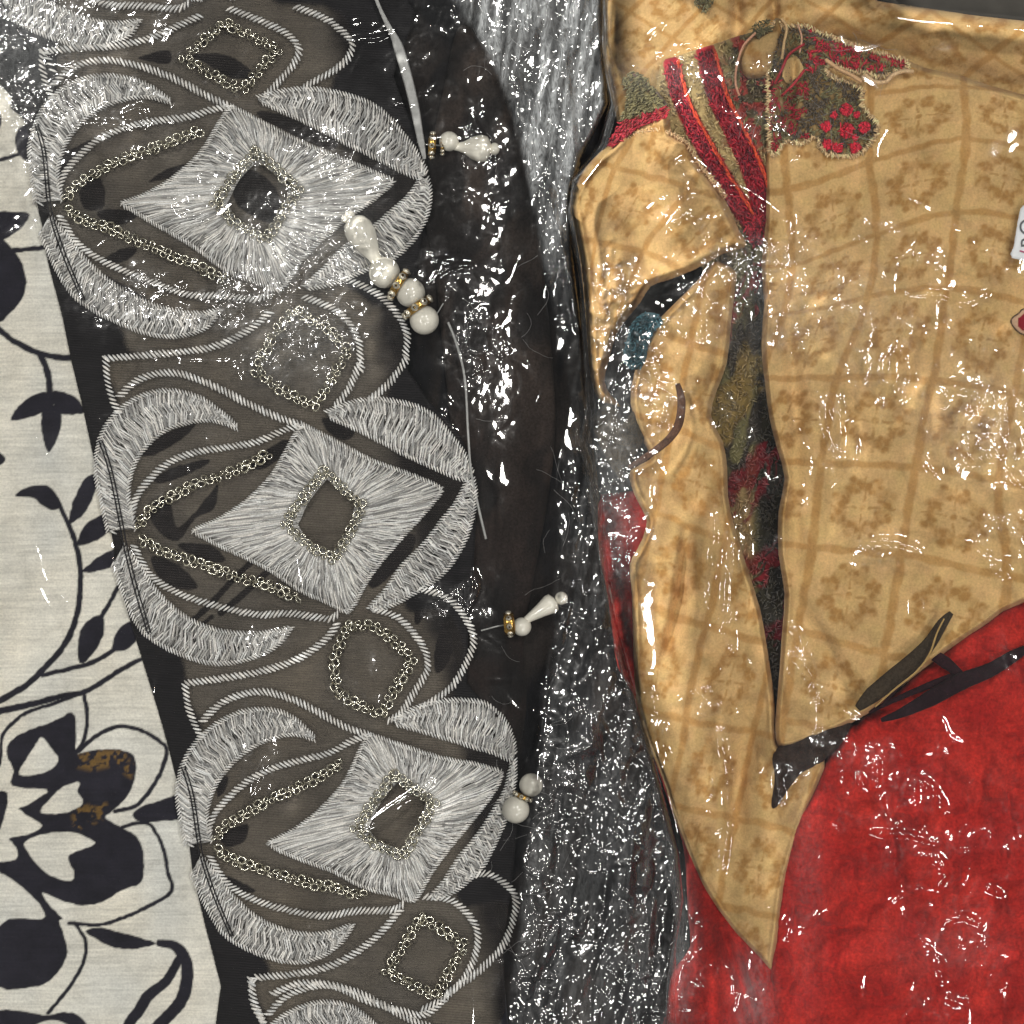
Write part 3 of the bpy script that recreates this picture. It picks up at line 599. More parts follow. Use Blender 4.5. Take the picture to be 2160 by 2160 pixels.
# ------------------------------------------------------------------ pearl tassels
M_strap = solid_mat("pale_tape", (.42, .42, .40), .45, 0, .5, .15, 900)
def pt(px, py, z): a, b, c = W3(px, py, z); return np.array([float(a), float(b), float(c)])
def sphere(nm, px, py, z, r, mat, par, sq=1.):
    prof = [(.5 - .5 * math.cos(math.pi * k / 12), r * S * sq * math.sin(math.pi * k / 12)) for k in range(13)]
    return lathe(nm, prof, mat, pt(px - r, py, z), pt(px + r, py, z), par, 20)
def stone_ring(px, py, z, ang, R, par, w_=7):
    """rondelle: gold disc set with clear stones round its rim; ang = axis direction in the picture"""
    d = np.array([math.cos(ang), math.sin(ang)]) * w_ * .5
    o = lathe("rhinestone_ring", [(0, R * .55 * S), (.05, R * .95 * S), (.3, R * S), (.7, R * S), (.95, R * .95 * S), (1, R * .55 * S)], M_goldd, pt(px - d[0], py - d[1], z), pt(px + d[0], py + d[1], z), par, 18)
    ax = pt(px + d[0], py + d[1], z) - pt(px - d[0], py - d[1], z); ax /= np.linalg.norm(ax); U = np.cross(ax, [0, 0, 1.]); N = np.cross(U, ax); c = pt(px, py, z)
    for k in range(9):
        a = math.pi * 2 * k / 9; q = c + (U * math.cos(a) + N * math.sin(a)) * R * S; e = (U * math.cos(a) + N * math.sin(a))
        lathe("rhinestone", [(0, R * .24 * S), (.6, R * .26 * S), (1, R * .10 * S)], M_stone, q - e * R * S * .08, q + e * R * S * .16, o, 6)
    return o
T1 = empty("pearl_tassel", "upper pearl drop tassel pointing right beside the top embroidered motif", "tassel", "pearl tassels on the net edge")
z1 = .0050
stone_ring(912, 306, z1, .06, 25, T1, 16); stone_ring(934, 306, z1, .06, 19, T1, 9)
sphere("pearl", 947, 298, z1 + .0006, 21, M_pearl, T1)
lathe("drop_bead", [(0, 8 * S), (.1, 9 * S), (.25, 12 * S), (.5, 24 * S), (.72, 29 * S), (.88, 26 * S), (.97, 15 * S), (1, 6 * S)], M_pearl, pt(958, 309, z1), pt(1036, 315, z1), T1, 24)
sphere("seed_bead", 1043, 314, z1, 11, M_pearl, T1, 1.2)
T2 = empty("pearl_tassel", "long diagonal pearl tassel with two rhinestone rings over the top motif", "tassel", "pearl tassels on the net edge")
z2 = .0068
sphere("seed_bead", 738, 456, z2, 12, M_pearl, T2); sphere("seed_bead", 728, 462, z2, 8, M_pearl, T2)
lathe("drop_bead", [(0, 14 * S), (.06, 24 * S), (.2, 31 * S), (.38, 31 * S), (.6, 23 * S), (.8, 14 * S), (1, 10 * S)], M_pearl, pt(743, 461, z2), pt(800, 560, z2), T2, 24)
sphere("pearl", 811, 575, z2, 33, M_pearl, T2); sphere("pearl", 866, 618, z2, 31, M_pearl, T2); sphere("pearl", 895, 675, z2, 31, M_pearl, T2)
a_ = math.atan2(.72, .68)
stone_ring(841, 600, z2, a_ - .25, 33, T2, 17); stone_ring(881, 648, z2, a_ + .15, 33, T2, 17)
T3 = empty("pearl_tassel", "pearl drop tassel tilted up to the right, beside the middle embroidered motif", "tassel", "pearl tassels on the net edge")
z3 = .0052
stone_ring(1074, 1316, z3, -.1, 25, T3, 24); sphere("pearl", 1101, 1322, z3, 20, M_pearl, T3)
lathe("drop_bead", [(0, 8 * S), (.1, 9 * S), (.5, 15 * S), (.8, 21 * S), (.93, 20 * S), (1, 9 * S)], M_pearl, pt(1110, 1308, z3), pt(1172, 1267, z3), T3, 24)
sphere("seed_bead", 1184, 1262, z3, 14, M_pearl, T3)
T4 = empty("pearl_tassel", "two round pearls with a gold ring between them, beside the lowest full motif", "tassel", "pearl tassels on the net edge")
stone_ring(1103, 1680, .0054, 2.0, 20, T4, 9); sphere("pearl", 1120, 1656, .0054, 25, M_pearl, T4); sphere("pearl", 1088, 1708, .0055, 29, M_pearl, T4)

for T_, pa in ((T1, [(880, 300, .0045), (900, 305, z1), (960, 309, z1)]), (T2, [(745, 460, z2), (820, 585, z2), (875, 632, z2), (905, 690, .0055), (935, 640, .003)]), (T3, [(1015, 1330, .003), (1045, 1322, .0035), (1074, 1316, z3), (1110, 1310, z3)]), (T4, [(1070, 1730, .004), (1088, 1708, .0055), (1120, 1656, .0054), (1138, 1640, .003)])):
    ribbon_tube("stringing_thread", [pt(*q) for q in pa], 1.6 * S, M_strap, T_, 5)
# ------------------------------------------------------------------ pale strap and thread
sp = smooth_path(c2([(640, -120), (690, 20), (740, 130), (800, 250), (860, 450), (900, 620), (930, 780), (955, 900)]), 6); n_ = len(sp)
tape = ribbon_tube("pale_tape", np.stack(W3(sp[:, 0], sp[:, 1], znet(sp[:, 0], sp[:, 1]) + .0018), 1), np.interp(np.linspace(0, 1, n_), [0, .2, .35, .45, .7, .9, 1], [3.5, 4, 6, 11, 10, 7, 3]) * S, M_strap, None, 8, .25)
tag(tape, "narrow pale grey tape running down from the top edge to the upper pearl tassel", "tape")
sp = smooth_path([(945, 680), (961, 720), (980, 795), (987, 906), (993, 988), (1006, 1055), (1025, 1137)], 6)
th = ribbon_tube("loose_thread", np.stack(W3(sp[:, 0], sp[:, 1], zbrown(sp[:, 0], sp[:, 1]) + .0022), 1), 2.6 * S, M_strap, None, 6, .6)
tag(th, "thin pale thread running down right of the middle embroidered motif", "thread")

# ------------------------------------------------------------------ mustard kurta on the right
TAN = np.array([.65, .42, .175]); TL = np.array([.335, .158, .036]); 
def r1(p): return Z(1140, 0, 600, p)
def r2(p): return Z(1640, 0, 520, p)
def r3(p): return Z(1140, 520, 600, p)
def r5(p): return Z(1140, 1100, 600, p)
def r6(p): return Z(1560, 1100, 600, p)
def r7(p): return Z(1140, 1560, 600, p)
def r8(p): return Z(1560, 1560, 600, p)
def motif_print(u, v, x, y, lw=.050):
    """check lines and the stamped flower in each check"""
    u = u + .05 * (fbm(x / 25, y / 25, 2, 90) - .5); v = v + .05 * (fbm(x / 25, y / 25, 2, 91) - .5)
    du = np.abs(u - np.round(u)); dv = np.abs(v - np.round(v)); l = np.maximum(sstep(lw * 1.3, lw * .6, du), .9 * sstep(lw * 1.1, lw * .5, dv))
    cu = u - np.floor(u) - .5; cv = v - np.floor(v) - .5; r = np.hypot(cu, cv); a = np.arctan2(cv, cu)
    f = np.zeros(x.shape)
    for k in range(8):
        an = math.pi / 4 * k + .39; R = .26 if k % 2 else .24
        for da, dr, sz in ((-.2, 0, .062), (.2, 0, .062), (0, .075, .05), (0, -.05, .035)):
            px_, py_ = (R + dr) * math.cos(an + da), (R + dr) * math.sin(an + da)
            f = np.maximum(f, sstep(sz * 1.45, sz * .5, np.hypot(cu - px_, cv - py_)))
    for k in range(4):
        an = math.pi / 2 * k; t = np.cos(a - an)
        f = np.maximum(f, .8 * sstep(.018, .008, np.abs(r * np.sin(a - an))) * (t > 0) * (r > .07) * (r < .36))
    f = np.maximum(f, .9 * sstep(.05, .03, r))
    f = f * (.45 + .55 * sstep(.3, .6, fbm(x / 13, y / 13, 2, 93)))
    return np.clip(l * (.6 + .45 * fbm(x / 20, y / 20, 2, 94)), 0, 1), f
GA = TPS([(1650, 215), (1836, 199), (2033, 183), (2200, 205), (1660, 401), (1834, 342), (2038, 293), (2215, 325), (1670, 560), (1850, 495), (2017, 447), (2190, 470), (1655, 660), (1830, 625), (1998, 608), (2170, 640), (1600, 800), (1766, 797), (1966, 805), (2140, 830), (1733, 978), (1932, 986), (2106, 1014), (1712, 1155), (1902, 1171), (2125, 1215), (1684, 1330), (1864, 1380), (1530, 970)],
         [(0, 0), (1, 0), (2, 0), (3, 0), (0, 1), (1, 1), (2, 1), (3, 1), (0, 2), (1, 2), (2, 2), (3, 2), (0, 3), (1, 3), (2, 3), (3, 3), (0, 4), (1, 4), (2, 4), (3, 4), (1, 5), (2, 5), (3, 5), (1, 6), (2, 6), (3, 6), (1, 7), (2, 7), (0, 5)])
GB = TPS([(1298, 352), (1454, 398), (1255, 512), (1355, 530), (1240, 690), (1290, 700), (1600, 440), (1480, 590)], [(0, 0), (1, 0), (0, 1), (1, 1), (0, 2), (1, 2), (2, 0), (2, 1)])
GC = TPS([(1963, 22), (2092, 115), (1850, 95), (2000, 190), (1400, 120), (1400, -20)], [(0, 0), (1, 0), (0, 1), (1, 1), (-2.9, 3.4), (-3.8, 2.3)])
GD_ = TPS([(1380, 1080), (1530, 1140), (1340, 1260), (1490, 1320), (1455, 1350), (1570, 1560), (1420, 1590), (1540, 1780)], [(0, 0), (1, 0), (0, 1), (1, 1), (.85, 1.15), (1.9, 2.1), (.9, 2.4), (2, 3.3)])
def tan_col(grid, k=1., warm=None):
    def f(x, y, sd):
        u, v = grid(x, y); l, fl = motif_print(u, v, x, y)
        cl = fbm(x / 70, y / 70, 4, 33); c = TAN[None] * (.80 + .36 * cl)[:, None] * k
        c = c * lerp(np.array([[.96, 1.0, .95]]), np.array([[1.03, .98, 1.02]]), fbm(x / 25, y / 25, 2, 34)[:, None])
        c = lerp(c, TL[None] * 1.15, (.74 * l)[:, None]); return lerp(c, TL[None], (.78 * fl)[:, None])
    return f
def folds(x, y, L):
    s = np.zeros(x.shape)
    for p, w_, a in L:
        p = smooth_path(p, 4); x0, x1, y0, y1 = box_of(p, w_ * 3); m = (x > x0) & (x < x1) & (y > y0) & (y < y1)
        if m.any():
            d, _, _, t = dist_path(x[m], y[m], p); s[m] += a * np.exp(-(d / w_) ** 2) * np.sin(np.pi * np.clip(t, .06, .94)) ** .5
    return s
kurta = empty("mustard_kurta", "mustard checked cotton garment with red and olive embroidered neckline under crinkled plastic", "garment")
def wr(x, y, s, a=1., sc_=1.): return a * (.0034 * (fbm(x / (210 * sc_), y / (230 * sc_), 2, s) - .5) + .0014 * (fbm(x / 80 + .8 * noise(x / 130, y / 130, s), y / 95, 2, s + 4) - .5) + .0009 * (crease(x / (85 * sc_) + .5 * noise(x / 60, y / 60, s + 2), y / (110 * sc_), 2, s + 9) - .4))
def zback(x, y): return .0055 + wr(x, y, 51, 1.3) + 1.7 * folds(x, y, [(r1([(1330, -60), (1340, 120), (1330, 260)]), 16, -.0022), (r1([(1570, -60), (1590, 100), (1570, 180)]), 12, -.002), (r2([(-60, 300), (400, 340), (900, 420), (1500, 600), (1990, 700)]), 34, -.003), (r2([(300, 20), (700, 260)]), 24, .0012)]) - .004 * sstep(120, 260, y)
BACK = [(1268, -90), (1850, -90), (1850, 2), (1960, 18), (2060, 33), (2160, 44), (2400, 52), (2400, 330), (1700, 330), (1420, 330), (1300, 260), (1272, 180), (1262, 90)]
sheet("back_panel", M_tan, BACK, zback, 3.2, tan_col(GC, .92), None, kurta, edge=(.014, 24))
MAIN = [(1612, 330), (1618, 250), (1625, 140), (1638, 75), (1650, 42), (1662, 52), (1690, 62), (1760, 74), (1830, 100), (1905, 124), (1960, 145), (2030, 160), (2160, 200), (2400, 230), (2400, 1225), (2160, 1272), (2088, 1314), (1995, 1376), (1900, 1450), (1835, 1503), (1765, 1540), (1700, 1566), (1652, 1580), (1634, 1560), (1636, 1500), (1642, 1430), (1650, 1330), (1655, 1250), (1642, 1170), (1642, 1080), (1655, 1010), (1640, 950), (1622, 880), (1612, 800), (1606, 720), (1612, 640), (1606, 560), (1614, 460)]
def zmain(x, y): return .0125 + wr(x, y, 52, 1.9) + 1.7 * folds(x, y, [([(1640, 520), (1665, 700), (1680, 900), (1675, 1100), (1690, 1300)], 22, -.0016), ([(1760, 540), (1960, 590), (2160, 610)], 20, -.0008), ([(1700, 1250), (1800, 1400), (1850, 1480)], 20, .0012), ([(1900, 200), (1880, 420), (1920, 700)], 60, .0012), ([(1800, 700), (1790, 900), (1760, 1100)], 40, .0012), ([(1652, 60), (1650, 150), (1640, 300)], 12, .0018), ([(1676, 90), (1672, 200), (1668, 320)], 10, -.0016)])
PATCHR = r2([(-60, 240), (60, 215), (150, 200), (250, 215), (430, 290), (640, 370), (900, 440), (1020, 480), (1000, 540), (880, 580), (840, 600), (760, 600), (700, 570), (560, 560), (430, 500), (380, 540), (420, 600), (600, 660), (670, 720), (660, 800), (700, 880), (770, 950), (780, 1030), (730, 1120), (640, 1210), (520, 1220), (400, 1210), (340, 1160), (290, 1070), (180, 1130), (60, 1110), (-60, 1180)])
def main_col(x, y, sd):
    c = tan_col(GA)(x, y, sd); m = cover(x, y, smooth_path(PATCHR, 3, True), 3) * .9
    e = stroke(x, y, smooth_path(PATCHR, 3, True), 9, 3); c = lerp(c, np.array([[.74, .5, .26]]), (.6 * e)[:, None])
    return lerp(c, np.array([[.16, .115, .05]]), (m * (.55 + .4 * fbm(x / 12, y / 12, 2, 3)))[:, None])
sheet("front_panel", M_tan, smooth_path(MAIN, 2, True), zmain, 2.5, main_col, None, kurta, edge=(.008, 14), rim=.0007)
# placket strip between the panels
PLK = [(1392, 140), (1420, 120), (1500, 95), (1560, 75), (1640, 60), (1660, 120), (1660, 400), (1650, 700), (1670, 1000), (1675, 1300), (1665, 1560), (1630, 1560), (1590, 1400), (1550, 1200), (1500, 1000), (1480, 850), (1500, 700), (1480, 560), (1480, 440), (1400, 330), (1380, 240)]
STRIPE1 = smooth_path(r1([(890, 430), (930, 600), (990, 760), (1080, 930), (1190, 1130), (1310, 1330), (1420, 1500), (1490, 1660)]), 5); STRIPE2 = smooth_path(r1([(1120, 350), (1170, 520), (1220, 690), (1310, 870), (1400, 1050), (1470, 1220), (1510, 1380), (1500, 1560)]), 5)
RD = np.array([.42, .012, .03]); OL = np.array([.17, .15, .065]); BG = np.array([.46, .34, .15]); TEAL = np.array([.015, .07, .09]); DK = np.array([.035, .028, .02]); OR = np.array([.75, .07, .02]); DR = np.array([.16, .006, .02])
def plk_base(x, y):
    y0_ = y; y = y + np.where(y > 520, 1, 0) * (90 * (fbm(x / 34, y / 60, 2, 70) - .5) + 1.1 * (x - 1585)); 
    c = np.tile(BG[None], (len(x), 1)) * (.6 + .6 * fbm(x / 14, y / 14, 3, 61))[:, None]
    g = sstep(r1([(1200, 0)])[0][0], r1([(1330, 0)])[0][0], x) * sstep(330, 300, y); mixc = np.where((fbm(x / 16, y / 16, 2, 67) > .56)[:, None], RD[None] * .75, np.where((fbm(x / 18, y / 18, 2, 68) > .52)[:, None], DK[None] * 1.5, OL[None])); c = lerp(c, mixc, (g * .85)[:, None])
    for s, w_ in ((STRIPE1, [34, 36, 40, 42, 46, 40]), (STRIPE2, [40, 44, 46, 50, 54, 40])): c = lerp(c, RD[None] * (.5 + .9 * fbm(x / 8, y / 8, 2, 62))[:, None], stroke(x, y, s, w_, 2.5)[:, None])
    low = sstep(430, 520, y); zz = fbm(x / 30, y / 45, 3, 64)
    lowc = lerp(DK[None] * 1.6, OL[None] * 1.1, sstep(.35, .6, zz)[:, None])
    lowc = lerp(lowc, np.array([[.30, .20, .06]]) * (.6 + .6 * fbm(x / 10, y / 10, 2, 69))[:, None], (sstep(735, 760, y) * sstep(880, 850, y) * sstep(1600, 1570, x))[:, None])
    lowc = lerp(lowc, TAN[None] * .75, (.8 * sstep(980, 1060, y) * sstep(1300, 1200, y) * sstep(1600, 1575, x))[:, None])
    lowc = lerp(lowc, np.array([[.012, .010, .008]]), (.9 * sstep(1585, 1612, x + 14 * noise(y / 30, x / 30, 2)) * sstep(560, 640, y))[:, None])  # crevice shade along the right side, painted into the strip colour
    for a, b, cc in ((575, 650, RD * .6), (740, 860, np.array([.20, .14, .045])), (960, 1080, RD * .5), (1170, 1270, RD * .6), (1370, 1430, DR)):
        wgt = sstep(a - 15, a + 10, y) * sstep(b + 15, b - 10, y) * sstep(.4, .5, fbm(x / 22, y / 22, 2, 65)); lowc = lerp(lowc, cc[None], (wgt * .8)[:, None])
    return lerp(c, lowc * .8, low[:, None])  # lower strip colour dimmed to stand in for shadow in the recess
def zplk(x, y): return .0085 + wr(x, y, 53, .6) - .0042 * sstep(350, 600, y) + .0008 * np.sin(x / 18.)
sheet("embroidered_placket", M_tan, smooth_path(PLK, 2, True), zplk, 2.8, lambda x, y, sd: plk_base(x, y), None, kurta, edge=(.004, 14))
LAP = [(1404, 227), (1413, 248), (1418, 280), (1451, 298), (1469, 335), (1497, 373), (1519, 404), (1541, 444), (1559, 485), (1575, 516), (1559, 526), (1525, 536), (1500, 550), (1463, 570), (1410, 591), (1373, 604), (1351, 638), (1326, 669), (1300, 706), (1284, 762), (1275, 805), (1290, 835), (1310, 858), (1275, 850), (1256, 830), (1246, 790), (1240, 740), (1236, 675), (1224, 551), (1205, 450), (1202, 425), (1215, 388), (1233, 355), (1264, 322), (1300, 290), (1315, 240), (1330, 180), (1350, 160), (1380, 190)]
def zlap(x, y): return .0135 + wr(x, y, 54, 2.0) + 1.7 * folds(x, y, [([(1400, 300), (1440, 380), (1540, 480)], 50, .0022), ([(1250, 420), (1300, 500), (1270, 700)], 30, .0012), ([(1340, 540), (1450, 560)], 30, -.0008)])
LAPP = r1([(560, 540), (620, 490), (700, 520), (780, 620), (860, 740), (850, 800), (760, 830), (640, 890), (520, 985), (460, 985), (520, 850), (580, 700)])
def lap_col(x, y, sd):
    c = tan_col(GB)(x, y, sd); m = cover(x, y, smooth_path(LAPP, 3, True), 3); redm = sstep(235, 250, y + .35 * (x - 1350))
    return lerp(c, lerp(OL[None] * 1.2, RD[None] * .8, redm[:, None]), (.85 * m)[:, None])
sheet("lapel_panel", M_tan, smooth_path(LAP, 2, True), zlap, 2.6, lap_col, None, kurta, edge=(.007, 20), rim=.0009)
FLP = [(1512, 548), (1553, 572), (1552, 600), (1546, 660), (1533, 768), (1512, 824), (1500, 877), (1525, 930), (1534, 986), (1536, 1048), (1552, 1120), (1575, 1193), (1604, 1286), (1621, 1380), (1634, 1480), (1640, 1570), (1680, 1600), (1740, 1603), (1730, 1650), (1700, 1720), (1672, 1808), (1655, 1870), (1645, 1950), (1632, 2040), (1621, 2045), (1600, 2020), (1556, 1975), (1513, 1919), (1485, 1876), (1463, 1832), (1441, 1773), (1420, 1717), (1404, 1661), (1388, 1618), (1367, 1569), (1350, 1510), (1342, 1473), (1336, 1380), (1333, 1255), (1328, 1193), (1342, 1162), (1357, 1131), (1364, 1100), (1354, 1075), (1339, 1045), (1328, 1010), (1335, 985), (1373, 967), (1350, 920), (1330, 850), (1339, 784), (1370, 706), (1388, 675), (1450, 613), (1490, 570)]
def zflp(x, y): return .0095 + wr(x, y, 55, 2.2) - .004 * sstep(1500, 1750, y) + 1.7 * folds(x, y, [([(1450, 1120), (1435, 1260), (1400, 1400)], 14, -.0028), ([(1480, 1100), (1470, 1300), (1440, 1460)], 22, .0016), ([(1590, 1500), (1560, 1650), (1540, 1800)], 26, -.002), ([(1530, 1400), (1520, 1600), (1530, 1850)], 22, .0016), ([(1420, 700), (1470, 850), (1450, 1000)], 30, .002), ([(1500, 620), (1490, 760), (1480, 860)], 18, .0015), ([(1600, 1560), (1680, 1640), (1640, 1760)], 20, .0012), ([(1380, 1180), (1390, 1330)], 18, -.0015), ([(1400, 1000), (1500, 1100)], 18, -.0012)])
sheet("lower_front_panel", M_tan, smooth_path(FLP, 2, True), zflp, 2.8, tan_col(GD_, .9), None, kurta, edge=(.005, 14), rim=.0009)
FACE = r1([(1590, 125), (1640, 135), (1665, 190), (1650, 280), (1600, 400), (1565, 500), (1480, 540), (1390, 520), (1345, 440), (1350, 350), (1410, 270), (1490, 235), (1570, 190)])
zface = lambda x, y: .0128 + wr(x, y, 59, 1.)
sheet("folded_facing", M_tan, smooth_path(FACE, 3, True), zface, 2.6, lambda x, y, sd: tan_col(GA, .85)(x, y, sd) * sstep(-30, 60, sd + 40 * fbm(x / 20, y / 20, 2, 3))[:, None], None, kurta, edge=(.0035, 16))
PETAL = r1([(1790, 470), (1740, 380), (1690, 390), (1650, 450), (1640, 520), (1680, 570), (1730, 540)])
sheet("cream_petal", M_tan, smooth_path(PETAL, 3, True), lambda x, y: zmain(x, y) + .0016, 2.6, lambda x, y, sd: np.tile(np.array([[.62, .42, .18]]), (len(x), 1)), None, kurta, edge=(.001, 8))
for pa, cc, ww in ((r1([(1460, 225), (1380, 310), (1335, 440), (1325, 560), (1350, 650)]), (.72, .36, .22), 5), (r1([(1640, 130), (1672, 190), (1655, 290), (1640, 400)]), (.70, .46, .22), 6), (r1([(1750, 170), (1775, 260), (1760, 360)]), (.72, .4, .25), 4),
                   (r1([(1790, 300), (1690, 370), (1640, 470), (1590, 570)]), (.40, .02, .03), 6), (r1([(1790, 480), (1720, 570), (1640, 650)]), (.42, .02, .03), 6), (r2([(380, 470), (480, 540), (580, 590), (660, 640)]), (.72, .44, .22), 9), (r2([(690, 590), (760, 640), (850, 640), (900, 590), (980, 560), (1060, 560)]), (.74, .5, .27), 9),
                   (r1([(700, 560), (780, 620), (860, 720)]), (.10, .07, .04), 7), (r1([(580, 560), (620, 510), (700, 540)]), (.12, .05, .04), 7)):
    p_ = smooth_path(pa, 6); ribbon_tube("couched_cord", np.stack(W3(p_[:, 0], p_[:, 1], np.maximum(zmain(p_[:, 0], p_[:, 1]), .0125) + .0022 + .0003 * np.sin(np.arange(len(p_)))), 1), ww * .5 * S, M_col, kurta, 6, 1., np.array(cc))
# embroidery threads
def rand_in(poly, n):
    x0, x1, y0, y1 = box_of(poly); out = np.zeros((0, 2))
    while len(out) < n:
        q = np.stack([rng.uniform(x0, x1, n * 2), rng.uniform(y0, y1, n * 2)], 1); out = np.concatenate([out, q[inside(q[:, 0], q[:, 1], poly)]])
    return out[:n]
def scribble(name, p, colf, zf, L=13, r=1.5, h=.0006, ang=None, parent=kurta, aj=.5):
    n = len(p); a = (2 * math.pi * 2 * fbm(p[:, 0] / 28, p[:, 1] / 28, 2, 5) if ang is None else ang) + rng.normal(0, aj, n)
    d = np.stack([np.cos(a), np.sin(a)], 1) * (L * rng.uniform(.5, 1.3, n) / 2)[:, None]; A = p - d; B = p + d
    C = np.clip(colf(p) * rng.uniform(.5, 1.6, n)[:, None], 0, .9)
    def t3(q, hh): return np.stack(W3(q[:, 0], q[:, 1], zf(p[:, 0], p[:, 1]) + hh), 1)
    hh = rng.uniform(.0001, h, n)
    return tubes(name, t3(A, hh), t3(B, hh), r * S * rng.uniform(.7, 1.3, n), M_col, parent, C, lift=.0003)
def near(path, n, w_):
    p = resample(path, n); d = np.gradient(p, axis=0); d /= np.linalg.norm(d, axis=1, keepdims=True) + 1e-9
    return p + np.stack([-d[:, 1], d[:, 0]], 1) * rng.uniform(-.5, .5, n)[:, None] * w_, np.arctan2(d[:, 1], d[:, 0])
CIRC = [(380, 990, 42), (540, 1020, 62), (680, 1000, 45), (540, 860, 48), (390, 1130, 40), (470, 1160, 42), (610, 1160, 45), (440, 900, 26), (620, 900, 24), (610, 1080, 20)]
def patch_colf(p):
    c = np.where((fbm(p[:, 0] / 20, p[:, 1] / 20, 2, 41) > .55)[:, None], OL[None] * 1.1, np.array([[.10, .075, .05]]))
    up = (p[:, 1] < 150) & (p[:, 0] > 1700); rr = up & (fbm(p[:, 0] / 16, p[:, 1] / 12, 2, 42) > .42); c[rr] = RD * 1.1
    lf = (p[:, 0] < 1705) & (p[:, 1] > 170) & (fbm(p[:, 0] / 18, p[:, 1] / 18, 2, 43) > .48); c[lf] = RD * .8
    for cx, cy, cr in CIRC:
        (ax, ay), = r2([(cx, cy)]); c[np.hypot(p[:, 0] - ax, p[:, 1] - ay) < cr * .27] = RD * 1.35
    return c
pp = rand_in(smooth_path(PATCHR, 3, True), 2300)
tag(scribble("neck_embroidery", pp, patch_colf, zmain, 12, 1.5), kind='stuff')
for cx, cy, cr in CIRC:
    (ax, ay), = r2([(cx, cy)]); q = rng.normal(0, 1, (60, 2)); q = q / np.linalg.norm(q, axis=1, keepdims=True) * np.sqrt(rng.random(60))[:, None] * cr * .25 + [ax, ay]
    scribble("embroidered_dot", q, lambda p: np.tile(RD * 1.5, (len(p), 1)), lambda x, y: zmain(x, y) + .0006, 7, 1.7, .0004, aj=2.)
hem = smooth_path(PATCHR, 3, True); q, an = near(resample(hem, 400), 620, 7)
scribble("blanket_stitch", q, lambda p: np.tile(np.array([.75, .52, .27]), (len(p), 1)), lambda x, y: zmain(x, y) + .0006, 11, 1.3, .0005, ang=an + 1.4, aj=.35)
for st, w_, nm in ((STRIPE1, 36, "red_stripe"), (STRIPE2, 44, "red_stripe")):
    q, an = near(st, 900, w_); scribble(nm, q, lambda p: np.where(rng.random((len(p), 1)) < .7, RD[None], DR[None]), zplk, 14, 1.6, .0009, ang=an, aj=.7)
    d = np.gradient(st, axis=0); d /= np.linalg.norm(d, axis=1, keepdims=True); e = st + np.stack([d[:, 1], -d[:, 0]], 1) * w_ * .42
    q, an = near(e[:int(len(e) * .85)], 150, 6); scribble("bright_cord", q, lambda p: np.tile(OR, (len(p), 1)), lambda x, y: zplk(x, y) + .0008, 16, 1.8, .0003, ang=an, aj=.1)
gp = [p for p in rand_in(np.array(PLK), 5200)]; gp = np.array(gp); m1 = dist_path(gp[:, 0], gp[:, 1], STRIPE1)[0] > 20; m2 = dist_path(gp[:, 0], gp[:, 1], STRIPE2)[0] > 24; gp = gp[m1 & m2]; gp = gp[~inside(gp[:, 0], gp[:, 1], FLP)]
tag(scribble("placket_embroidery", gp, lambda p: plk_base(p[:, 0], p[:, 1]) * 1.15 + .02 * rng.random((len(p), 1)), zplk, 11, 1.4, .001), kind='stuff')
lp = rand_in(smooth_path(LAPP, 3, True), 700)
tag(scribble("lapel_embroidery", lp, lambda p: np.where((p[:, 1] + .35 * (p[:, 0] - 1350) > 243)[:, None], RD[None], OL[None] * 1.2), zlap, 13, 1.6, .0006, ang=-.6, aj=.5), kind='stuff')
q, an = near(smooth_path(r1([(500, 1010), (620, 915), (760, 880), (880, 905), (1000, 980), (1080, 1110), (1180, 1230), (1260, 1340)]), 4), 240, 8)
scribble("blanket_stitch", q, lambda p: np.tile(np.array([.72, .46, .24]), (len(p), 1)), lambda x, y: zlap(x, y) - .0005, 10, 1.2, .0005, ang=an + 1.3, aj=.5)
# back neckline crest of olive embroidery above the stripes
q, an = near(smooth_path(r1([(1080, 60), (1110, 20), (1140, -20)]), 3), 110, 34); scribble("olive_trim", q, lambda p: np.tile(OL * .8, (len(p), 1)), lambda x, y: zback(x, y) + .001, 10, 1.4)
q, an = near(smooth_path(r1([(1450, 230), (1500, 190), (1560, 175)]), 3), 120, 26); scribble("olive_trim", q, lambda p: np.tile(OL * .7, (len(p), 1)), lambda x, y: zplk(x, y) + .003, 10, 1.4)
# teal embroidery showing at the fold
TE = r3([(620, 520), (700, 450), (800, 460), (830, 520), (790, 560), (740, 640), (720, 760), (680, 830), (610, 830), (560, 760), (590, 620)])
sheet("teal_embroidery_patch", M_tan, smooth_path(TE, 3, True), lambda x, y: zflp(x, y) + .0035, 3, lambda x, y, sd: lerp(TEAL[None] * .5, TEAL[None] * 1.3, fbm(x / 10, y / 10, 2, 2)[:, None]), None, kurta, edge=(.002, 10))
scribble("teal_thread", rand_in(smooth_path(TE, 3, True), 300), lambda p: np.tile(TEAL * 1.3, (len(p), 1)), lambda x, y: zflp(x, y) + .0035, 9, 1.4)
GR = r3([(420, 1080), (520, 1080), (560, 1200), (600, 1150), (700, 1050), (800, 1150), (790, 1270), (700, 1330), (610, 1480), (560, 1600), (480, 1500), (400, 1350), (350, 1200)])
sheet("dark_inner_facing", M_dark, smooth_path(GR, 3, True), lambda x, y: .0085 + wr(x, y, 5), 3, lambda x, y, sd: np.array([[.045, .035, .022]]) * (.5 + 1.2 * fbm(x / 14, y / 14, 3, 8))[:, None], None, kurta, edge=(.003, 12))
